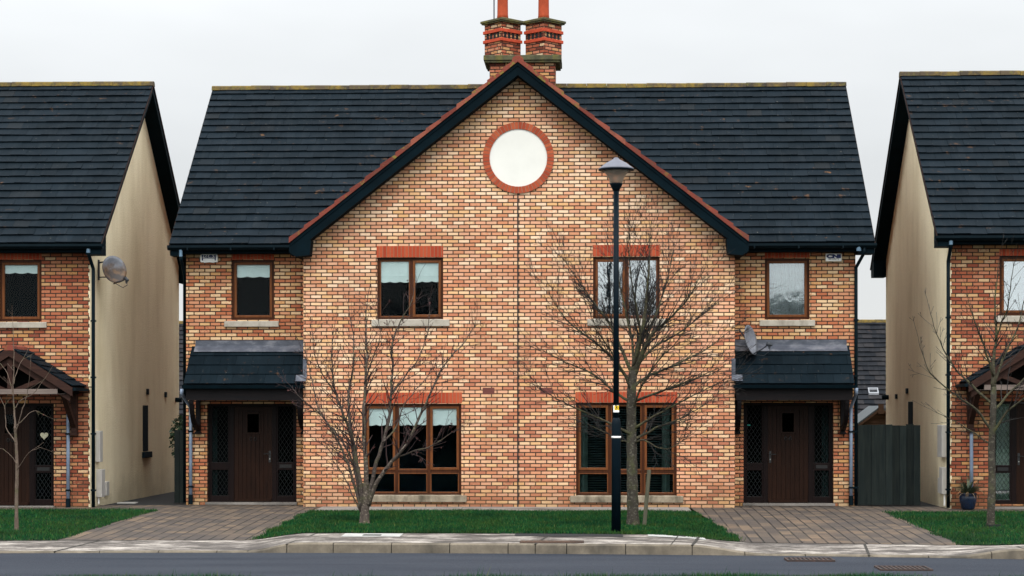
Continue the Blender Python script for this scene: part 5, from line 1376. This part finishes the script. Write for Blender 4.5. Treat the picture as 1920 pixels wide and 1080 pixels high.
# number plate wrapped round the pole
zp0, zp1 = P(1155, 773, LY).z, P(1155, 760, LY).z; zy = zp0 + .035
def curved(mb, r, a0, a1, z0, z1, n=14):
    for i in range(n):
        p, q = a0 + (a1 - a0) * i / n, a0 + (a1 - a0) * (i + 1) / n
        f = lambda t, rr: (lx + rr * math.sin(t), LY - rr * math.cos(t))
        A, B, C_, D = f(p, r), f(q, r), f(q, r - .002), f(p, r - .002)
        mb.add([(*A, z0), (*B, z0), (*B, z1), (*A, z1), (*D, z0), (*C_, z0), (*C_, z1), (*D, z1)], [(0, 1, 2, 3), (7, 6, 5, 4), (0, 4, 5, 1), (3, 2, 6, 7), (0, 3, 7, 4), (1, 5, 6, 2)])
mb = MB(); curved(mb, .050, -1.35, 1.7, zp0, zp1); pl = mb.build('number_plate', M['white'], lp)
mb = MB(); curved(mb, .0515, -.62, 1.7, zy, zp1 - .004); mb.build('yellow_panel', M['yellow'], pl)
def wrapped_digit(ch, ang, zc, size):
    cu = bpy.data.curves.new('t', 'FONT'); cu.body = ch; cu.size = size; cu.align_x = 'CENTER'; cu.align_y = 'CENTER'; cu.offset = .003
    to = bpy.data.objects.new('t', cu); COL.objects.link(to); dg = bpy.context.evaluated_depsgraph_get(); me = bpy.data.meshes.new_from_object(to.evaluated_get(dg)); bpy.data.objects.remove(to)
    mb = MB(); r = .0535
    mb.add([(lx + r * math.sin(ang + v.co.x / r), LY - r * math.cos(ang + v.co.x / r), zc + v.co.y) for v in me.vertices], [tuple(p.vertices) for p in me.polygons]); mb.build('digit', M['inkblack'], pl)
wrapped_digit('3', .05, (zy + zp1) / 2, .095); wrapped_digit('1', 1.15, (zy + zp1) / 2, .095)
# covers and grates
def cover(label, px0, px1, py0, py1, slot=True, mat='whitepaint', gp=None, name='meter_cover', cat='utility cover'):
    a = G((px0 + px1) / 2, py1); b_ = G((px0 + px1) / 2, py0); x0 = G(px0, (py0 + py1) / 2).x; x1 = G(px1, (py0 + py1) / 2).x
    xm = (x0 + x1) / 2; t = thing(name, label, cat, (xm, (a.y + b_.y) / 2, gz(xm, a.y)), gp)
    mb = MB(); n = 12; A = []; 
    for i in range(n + 1):
        x = x0 + (x1 - x0) * i / n
        for y in (a.y, b_.y): mb.v.append((x, y, gz(x, y) + .008))
    for i in range(n): o = i * 2; mb.f.append((o, o + 2, o + 3, o + 1)); mb.m.append(0)
    mb.build('lid', M[mat], t)
    if slot:
        mb = MB(); y = (a.y + b_.y) / 2 - .02; mb.box(xm - .15, xm + .15, y - .11, y + .11, gz(xm, y) - .02, gz(xm, y) + .013); mb.build('lifting_slot', M['hole'], t)
    return t
cover('white painted cover with dark slot beside the multi-stemmed tree', 643, 753, 1001, 1007, gp='white meter covers in the pavement')
cover('white painted cover with dark slot right of the street lamp', 1215, 1318, 1001.5, 1008.5, gp='white meter covers in the pavement')
cover('flat dark iron cover in the pavement left of the street lamp', 975, 1095, 1014, 1018.5, False, 'handle', name='iron_cover')
def grate(label, px0, px1, py0, py1):
    a = G((px0 + px1) / 2, py1, True); b_ = G((px0 + px1) / 2, py0, True); xm = a.x; hw_ = (P(px1, py1, a.y).x - P(px0, py1, a.y).x) / 2
    z = ROADZ + .03; t = thing('drain_grate', label, 'drain', (xm, (a.y + b_.y) / 2, z), 'rusty drain grates in the road')
    y0, y1 = a.y, b_.y
    mb = MB(); mb.box(xm - hw_, xm + hw_, y0, y1, z - .1, z + .006); mb.build('pit', M['hole'], t)
    mb = MB()
    mb.box(xm - hw_ - .03, xm + hw_ + .03, y0 - .03, y0, z - .03, z + .018); mb.box(xm - hw_ - .03, xm + hw_ + .03, y1, y1 + .03, z - .03, z + .018)
    mb.box(xm - hw_ - .03, xm - hw_, y0, y1, z - .03, z + .018); mb.box(xm + hw_, xm + hw_ + .03, y0, y1, z - .03, z + .018)
    n = 10
    for i in range(1, n): x = xm - hw_ + 2 * hw_ * i / n; mb.box(x - .014, x + .014, y0, y1, z - .03, z + .016)
    mb.build('grating', M['rustiron'], t)
M['rustiron'] = plain('rusty_iron', (.055, .03, .023), .8, .4, 14, c2=(.025, .019, .018))
grate('rusty drain grate nearer the pavement, left of the other', 1480, 1562, 1049, 1053.5)
grate('rusty drain grate nearer the grass verge, right of the other', 1655, 1745, 1064.5, 1071)
# slab by the left passage
p = G(239, 944); t = thing('stone_slab', 'pale slab lying on the ground at the mouth of the left passage', 'slab', (p.x, p.y, p.z))
mb = MB(); mb.box(p.x - .2, p.x + .2, p.y - .12, p.y + .12, p.z, p.z + .022); mb.box(p.x - .19, p.x + .19, p.y - .11, p.y + .11, p.z + .022, p.z + .028); mb.build('slab', M['whitepaint'], t, bevel=.008)
# tarmac patch round the lamp
mb = MB(); X_ = frange(P(965, 1005, -8).x, P(1168, 1005, -8).x, 12)
for x in X_:
    for y in (yback(x) - .55 + .06 * math.sin(x * 5), yback(x) + .02): mb.v.append((x, y, gz(x, y) + .006))
for i in range(12): o = i * 2; mb.f.append((o, o + 2, o + 3, o + 1)); mb.m.append(0)
kind(mb.build('tarmac_patch', M['darkyard']), 'structure')
# blue pot with strap leaves
py = y0r - .42; pb = P(1815, 948, py); pz = gz(pb.x, py) + .012; rg = random.Random(21)
t = thing('potted_plant', 'glossy blue pot with spiky strap-leaved plant beside the right house', 'plant pot', (pb.x, py, pz))
mb = MB(); mb.lathe([(.10, pz), (.125, pz + .02), (.165, pz + .16), (.172, pz + .25), (.16, pz + .29), (.172, pz + .305), (.172, pz + .325), (.155, pz + .327), (.15, pz + .28), (.01, pz + .28)], pb.x, py, 32); mb.build('pot', M['bluepot'], t, smooth=True)
for nm, mt, n in (('leaves', 'leaf', 130), ('dry_leaves', 'leafdry', 22)):
    mb = MB()
    for i in range(n):
        q = rg.uniform(0, 2 * math.pi); e = rg.uniform(.1, 1.0); L_ = rg.uniform(.3, .58); d = Vector((math.cos(q) * e, math.sin(q) * e, 1.0)).normalized(); p = Vector((pb.x + math.cos(q) * .05, py + math.sin(q) * .05, pz + .26)); sd = Vector((-math.sin(q), math.cos(q), 0)) * .012
        drop = rg.uniform(.12, .32) if nm == 'leaves' else .55; pts = []
        for k in range(6):
            s_ = 1 - (k / 5) ** 1.5 * .9; pts += [p - sd * s_, p + sd * s_]; p = p + d * L_ / 5; d = (d + Vector((math.cos(q) * .12, math.sin(q) * .12, -drop))).normalized()
        mb.add(pts, [(2 * k, 2 * k + 1, 2 * k + 3, 2 * k + 2) for k in range(5)])
    mb.build(nm, M[mt], t)
# teal sticker on the right house door's left sidelight
sp_ = P(1403, 797, RY + .12); mb = MB(); mb.box(sp_.x - .045, sp_.x + .045, RY + .122, RY + .126, sp_.z - .012, sp_.z + .012); mb.build('sticker', M['teal'], H)

# ------------------------------------------------------------------ bare trees
def nz(rg, s): return Vector((rg.gauss(0, s), rg.gauss(0, s), rg.gauss(0, s)))
def smooth_path(pts, k=4):
    out = []
    n = len(pts)
    for i in range(n - 1):
        p0, p1, p2, p3 = pts[max(i - 1, 0)], pts[i], pts[i + 1], pts[min(i + 2, n - 1)]
        for j in range(k):
            t = j / k
            out.append(.5 * ((2 * p1) + (p2 - p0) * t + (2 * p0 - 5 * p1 + 4 * p2 - p3) * t * t + (3 * p1 - p0 - 3 * p2 + p3) * t ** 3))
    out.append(pts[-1]); return out
def grow(mb, buds, p, d, L_, r, lvl, rg, o):
    n = max(3, int(L_ / .09)); pts = [p.copy()]; dd = d.normalized(); st = L_ / n
    for i in range(n):
        dd = (dd + nz(rg, o['wander']) + Vector((0, 0, o['up']))).normalized(); pts.append(pts[-1] + dd * st)
    rs = [max(r * (1 - .75 * i / n), o['rmin']) for i in range(n + 1)]
    mb.tube(pts, rs, 5 if r > .006 else 4, False)
    if buds is not None and lvl <= 1:
        for i in range(1, n + 1):
            if rg.random() < o['bud']: buds.append((pts[i], rg.uniform(.008, .014)))
    if lvl <= 0: return
    k = max(1, int(L_ * o['dens'] * rg.uniform(.7, 1.3)))
    for _ in range(k):
        t = rg.uniform(.15, .97); i = min(int(t * n), n - 1); q = pts[i]; a = (pts[i + 1] - pts[i]).normalized()
        ax = a.orthogonal().normalized(); ax.rotate(Matrix.Rotation(rg.uniform(0, 6.283), 3, a)); e = a.copy(); e.rotate(Matrix.Rotation(R(rg.uniform(*o['ang'])), 3, ax))
        grow(mb, buds, q, e, L_ * rg.uniform(*o['ratio']) * (1 - .45 * t), max(rs[i] * .6, o['rmin']), lvl - 1, rg, o)
def tree(label, cat, yb, trunk, limbs, o, seed, mats, group='bare winter trees on the lawns', extra=None):
    rg = random.Random(seed); q = trunk[0][0]; base = P(q[0], q[1], yb); base.z = gz(base.x, yb)
    t = thing('bare_tree', label, cat, base, group)
    mb = MB(); pts = [P(a, b_, yb + (rg.uniform(-.04, .04) if i else 0)) for i, (a, b_) in enumerate(trunk[0])]; pts[0].z = base.z - .05
    pts = smooth_path(pts, 5); n = len(pts) - 1; r0, r1 = trunk[1], trunk[2]
    rs = [(r0 + (r1 - r0) * (i / n)) * (1 + .06 * math.sin(i * 2.3 + seed)) + (.35 * r0 * max(0, 1 - i / 2.5) * .8) for i in range(n + 1)]
    mb.tube(pts, rs, 14); tr = mb.build('trunk', mats[0], t, smooth=True)
    lm = MB(); tw = MB(); buds = [] if o['bud'] else None; pale = MB()
    for li, (lp_, ra, rb, dy, *pl_) in enumerate(limbs):
        m = len(lp_) - 1
        pt = [P(a, b_, yb + dy * (i / m) + (rg.uniform(-.05, .05) if i else 0)) for i, (a, b_) in enumerate(lp_)]
        pt = smooth_path(pt, 4); k = len(pt) - 1
        pt = [p + (nz(rg, .006) if 0 < i else Vector()) for i, p in enumerate(pt)]
        rs = [max((ra + (rb - ra) * (i / k) ** .8) * o.get('thin', 1), o['rmin']) for i in range(k + 1)]
        (pale if pl_ and pl_[0] else lm).tube(pt, rs, 8)
        ln = sum((pt[i + 1] - pt[i]).length for i in range(k)); cnt = int(ln * o['side'])
        for c in range(cnt):
            f = o['start'] + (1 - o['start']) * (c + rg.random()) / cnt; i = min(int(f * k), k - 1); a = (pt[i + 1] - pt[i]).normalized()
            ax = a.orthogonal().normalized(); ax.rotate(Matrix.Rotation(rg.uniform(0, 6.283), 3, a)); e = a.copy(); e.rotate(Matrix.Rotation(R(rg.uniform(*o['ang'])), 3, ax))
            la_, lb_ = o.get('lf', (1.15, -.55)); L_ = o['len'] * rg.uniform(.45, 1.15) * (la_ + lb_ * f)
            grow(tw, buds, pt[i] , e, L_, max(rs[i] * .5, o['rmin'] * 1.3), o['lvl'], rg, o)
        grow(tw, buds, pt[-1], (pt[-1] - pt[-2]), o['len'] * .8, max(rb, o['rmin']), o['lvl'], rg, o)
    if lm.v: lm.build('limbs', mats[1], t, smooth=True)
    if pale.v: pale.build('pale_limbs', mats[0], t, smooth=True)
    if buds:
        tw.mi = 1
        for p, s_ in buds: tw.add([p + Vector(v) * s_ for v in ((1, 0, 0), (0, 1, 0), (-1, 0, 0), (0, -1, 0), (0, 0, 1.4), (0, 0, -1.2))], [(0, 1, 4), (1, 2, 4), (2, 3, 4), (3, 0, 4), (1, 0, 5), (2, 1, 5), (3, 2, 5), (0, 3, 5)])
    tw.build('twigs', mats[2:4] if buds else mats[2], t)
    return t, lm
M['bud'] = plain('red_brown_bud', (.075, .022, .020), .7, .3, 9)
OL = dict(wander=.10, up=.035, dens=4.6, ang=(22, 55), ratio=(.35, .65), rmin=.0033, side=11.0, start=.2, len=.62, lvl=2, bud=.10, thin=.86)
tree('bare multi-stemmed tree with pale trunk and reddish buds in front of the lower left window', 'tree', -5.4,
     ([(683, 986), (684, 960), (685, 935), (684, 905)], .098, .05),
     [([(688, 950), (686, 880), (681, 800), (684, 730), (687, 680), (686, 620), (689, 565)], .06, .008, .35, 1),
      ([(690, 948), (706, 905), (735, 865), (762, 833), (790, 775), (815, 720), (836, 680), (872, 640), (892, 605)], .05, .006, -.7, 1),
      ([(688, 945), (703, 880), (717, 830), (729, 790), (733, 740), (736, 690), (735, 650), (747, 610), (768, 575), (778, 540)], .048, .006, .55),
      ([(681, 955), (671, 880), (660, 820), (645, 780), (630, 740), (624, 700), (622, 660), (626, 615)], .05, .006, -.5),
      ([(679, 955), (667, 880), (657, 800), (654, 740), (662, 690), (663, 640), (655, 588)], .045, .006, .8),
      ([(678, 958), (662, 900), (642, 845), (612, 790), (590, 770), (570, 752), (550, 730)], .036, .005, -.3),
      ([(735, 865), (770, 848), (810, 836), (845, 812), (866, 800)], .022, .004, -.9),
      ([(677, 955), (667, 890), (652, 845), (633, 815), (600, 775), (582, 700), (572, 655)], .034, .005, .9),
      ([(717, 830), (744, 800), (757, 760), (790, 720), (812, 690)], .02, .005, .9),
      ([(733, 740), (760, 705), (786, 670), (800, 630), (806, 585)], .02, .005, .2),
      ([(630, 740), (604, 700), (590, 660), (585, 620)], .018, .004, -.6),
      ([(676, 960), (655, 915), (637, 880), (622, 850), (600, 830)], .018, .004, .5),
      ([(683, 720), (700, 670), (712, 630), (706, 580)], .018, .004, -.6)],
     OL, 5, [M['bark_left'], M['bark_stem'], M['twig_left'], M['bud']])
OR_ = dict(wander=.06, up=.026, dens=5.4, ang=(15, 40), ratio=(.4, .7), rmin=.0032, side=11.5, start=.2, len=.85, lvl=2, bud=0, lf=(.75, .25))
tree('bare fan-shaped tree with a straight mottled trunk behind the street lamp', 'tree', -5.75,
     ([(1187, 989), (1186, 930), (1185, 870), (1184, 800), (1184, 740), (1187, 695)], .105, .075),
     [([(1187, 700), (1196, 655), (1207, 610), (1212, 560), (1217, 500), (1219, 440)], .065, .006, .1),
      ([(1188, 705), (1206, 660), (1224, 625), (1252, 600), (1290, 560), (1322, 500)], .05, .005, -.5),
      ([(1185, 700), (1167, 660), (1142, 605), (1115, 570), (1082, 522), (1052, 480)], .036, .005, .5),
      ([(1184, 722), (1152, 675), (1115, 642), (1065, 602), (1035, 560)], .034, .005, -.7),
      ([(1184, 755), (1160, 740), (1112, 702), (1062, 680), (1015, 655)], .03, .005, .3),
      ([(1184, 815), (1152, 797), (1094, 772), (1044, 747), (1008, 728)], .03, .004, -.4),
      ([(1187, 725), (1220, 703), (1270, 682), (1322, 655), (1362, 625)], .034, .005, .7),
      ([(1186, 755), (1234, 735), (1290, 715), (1352, 688)], .03, .005, -.8),
      ([(1187, 825), (1230, 803), (1280, 782), (1328, 755)], .03, .004, .5),
      ([(1187, 805), (1240, 772), (1300, 742), (1350, 715)], .026, .004, -.3),
      ([(1188, 695), (1225, 652), (1280, 620), (1345, 568)], .032, .005, .9),
      ([(1188, 690), (1185, 640), (1172, 580), (1160, 520), (1150, 470)], .03, .005, .8),
      ([(1196, 655), (1230, 590), (1250, 530), (1262, 470)], .026, .005, .7),
      ([(1186, 690), (1200, 630), (1190, 560), (1180, 490), (1176, 440)], .026, .005, -.8),
      ([(1185, 740), (1165, 690), (1140, 650), (1120, 620), (1096, 560)], .022, .004, -1.1),
      ([(1186, 770), (1205, 720), (1240, 670), (1270, 640), (1300, 590)], .022, .004, -1.2),
      ([(1186, 835), (1206, 825), (1236, 840), (1262, 838), (1290, 820)], .02, .004, -.5),
      ([(1184, 830), (1164, 826), (1130, 808), (1100, 795)], .018, .004, .6)],
     OR_, 11, [M['bark_right'], M['limb_right'], M['twig_right']])
OF = dict(wander=.08, up=.04, dens=4.2, ang=(20, 50), ratio=(.35, .62), rmin=.0031, side=7.5, start=.2, len=.6, lvl=2, bud=0)
t4, _ = tree('bare tree with a dark tie round its slim trunk in front of the right house', 'tree', -5.3,
     ([(1857, 1001), (1858, 960), (1860, 900), (1859, 840), (1862, 780), (1863, 720)], .075, .05),
     [([(1863, 725), (1862, 680), (1868, 630), (1866, 560), (1873, 490)], .045, .005, .2),
      ([(1860, 810), (1832, 770), (1792, 740), (1745, 700), (1722, 640)], .028, .004, -.4),
      ([(1862, 760), (1822, 722), (1790, 690), (1762, 640), (1745, 590)], .028, .004, .5),
      ([(1863, 705), (1845, 650), (1826, 600), (1812, 545)], .025, .004, -.6),
      ([(1864, 720), (1886, 660), (1910, 610), (1926, 540)], .03, .005, .4),
      ([(1861, 815), (1890, 770), (1930, 740), (1965, 690)], .03, .005, -.5),
      ([(1863, 770), (1900, 730), (1945, 680), (1980, 610)], .028, .005, .5),
      ([(1859, 835), (1830, 815), (1790, 790), (1752, 772)], .018, .004, .5),
      ([(1866, 640), (1885, 590), (1895, 540), (1900, 490)], .02, .004, -.7)],
     OF, 17, [M['bark_right'], M['limb_right'], M['twig_right']])
p = P(1858, 985, -5.3); mb = MB(); mb.lathe([(.092, p.z - .02), (.092, p.z + .02)], p.x, -5.3, 16); mb.box(p.x + .08, p.x + .17, -5.33, -5.29, p.z - .018, p.z + .018); mb.build('tree_tie', M['inkblack'], t4)
OS = dict(wander=.06, up=.05, dens=1.6, ang=(25, 50), ratio=(.35, .6), rmin=.0026, side=1.6, start=.3, len=.45, lvl=1, bud=.03)
tree('thin young sapling on the left lawn in front of the left door', 'tree', -6.1,
     ([(31, 998), (31, 930), (32, 880), (30, 830), (28, 800)], .034, .022),
     [([(28, 805), (27, 770), (25, 735), (26, 680), (25, 610)], .021, .004, .1),
      ([(29, 815), (40, 775), (50, 740), (56, 705)], .012, .003, -.3),
      ([(29, 830), (12, 800), (8, 760), (-4, 740)], .011, .003, .3),
      ([(28, 800), (50, 780), (66, 770), (80, 776)], .007, .003, .3),
      ([(27, 765), (40, 750), (62, 738), (80, 716)], .009, .003, -.2),
      ([(26, 745), (14, 700), (0, 680)], .008, .003, .2), ([(26, 720), (34, 690), (50, 660)], .007, .003, .4),
      ([(33, 880), (46, 860), (60, 845), (78, 840)], .007, .003, -.3), ([(32, 870), (16, 850), (-2, 840)], .007, .003, .2)],
     OS, 23, [M['bark_sap'], M['bark_sap'], M['bark_sap'], M['bud']])
# stake
p = G(1207, 989); p.y = -5.9; b_ = P(1207, 989, -5.9); tp = P(1217, 881, -5.75); t = thing('tree_stake', 'leaning grey wooden stake beside the trunk of the fan-shaped tree', 'stake', (b_.x, -5.9, gz(b_.x, -5.9)))
mb = MB(); mb.tube([(b_.x, -5.9, gz(b_.x, -5.9) - .1), (tp.x, tp.y, tp.z - .01), (tp.x, tp.y, tp.z)], [.036, .036, .028], 10); mb.build('post', M['stake'], t)
# ------------------------------------------------------------------ across the green behind the camera (seen only in the window panes)
rg = random.Random(77)
OB = dict(wander=.09, up=.02, dens=1.5, ang=(20, 50), ratio=(.4, .65), rmin=.008, side=3, start=.2, len=2.2, lvl=2, bud=0)
def far_tree(x, y, h, seed):
    rg = random.Random(seed); t = thing('bare_tree', 'tall bare tree standing across the green behind the camera', 'tree', (x, y, -.1), 'trees across the green')
    mb = MB(); mb.tube([(x, y, -.2), (x + .1, y, h * .3), (x - .05, y, h * .6), (x, y + .1, h * .85)], [.22, .17, .11, .05], 10); mb.build('trunk', M['limb_right'], t)
    tw = MB()
    for i in range(34):
        z = h * rg.uniform(.25, .85); q = rg.uniform(0, 6.283); d = Vector((math.cos(q), math.sin(q), rg.uniform(.3, 1.1)))
        grow(tw, None, Vector((x, y, z)), d, h * rg.uniform(.2, .42) * (1.2 - z / h * .6), .05, 2, rg, OB)
    tw.build('branches', M['twig_right'], t); return t
ft = far_tree(2.2, -63, 10.0, 1)
for i, (x, y, rz_) in enumerate(((4.4, -65, 1.9), (-7.5, -62, 3.6), (-13, -66, .8), (1.0, -68, 5.1), (5.6, -71, 2.7))):
    c = ft.copy(); COL.objects.link(c); c.location = (x, y, -.1); c.rotation_euler.z = rz_
    for ch_ in list(ft.children): d = ch_.copy(); COL.objects.link(d); d.parent = c
hg = thing('hedge', 'long clipped evergreen hedge across the green behind the camera', 'hedge', (0, -70, -.1))
mb = MB(); mb.box(-30, 30, -71, -69.6, -.2, 3.0); mb.build('core', M['leaf'], hg)
mb = MB(); leaf_clump(mb, (0, -69.7, 1.6), 30, .5, 1.7, 9000, .12, rg); mb.build('foliage', M['ivy'], hg)
ox0, ox1, oy = 8.0, 19.0, -74.0
oh = thing('brick_house', 'plain brick house with weathered roof across the green behind the camera', 'house', (13.5, oy, 0))
mb = MB(); mb.prism([(oy, -.2), (oy - 8, -.2), (oy - 8, 4.9), (oy - 4, 8.6), (oy, 4.9)], 'x', ox0, ox1); mb.build('wall', M['brick_side'], oh)
for sg in (1, -1):
    s = Vector((0, -sg * 4.4, 3.9)); tile_field('roof', M['tile_grey'], oh, (ox0 - .3, oy - 4 + sg * 4.4, 4.85), (1, 0, 0), s, ox1 - ox0 + .6, s.length, 22, .6, None, 5 + sg)
for x in (9.5, 13, 16.5):
    for z in (.9, 3.4):
        mb = MB(); mb.box(x, x + 1.2, oy - .02, oy + .03, z, z + 1.1); wdw = mb.build('window', M['frame'], oh)
        mb = MB(); mb.box(x + .06, x + 1.14, oy + .03, oy + .036, z + .06, z + 1.04); mb.build('pane', M['dark'], wdw)
for o in bpy.data.objects:
    for k in ('_o', '_raw'):
        if k in o: del o[k]
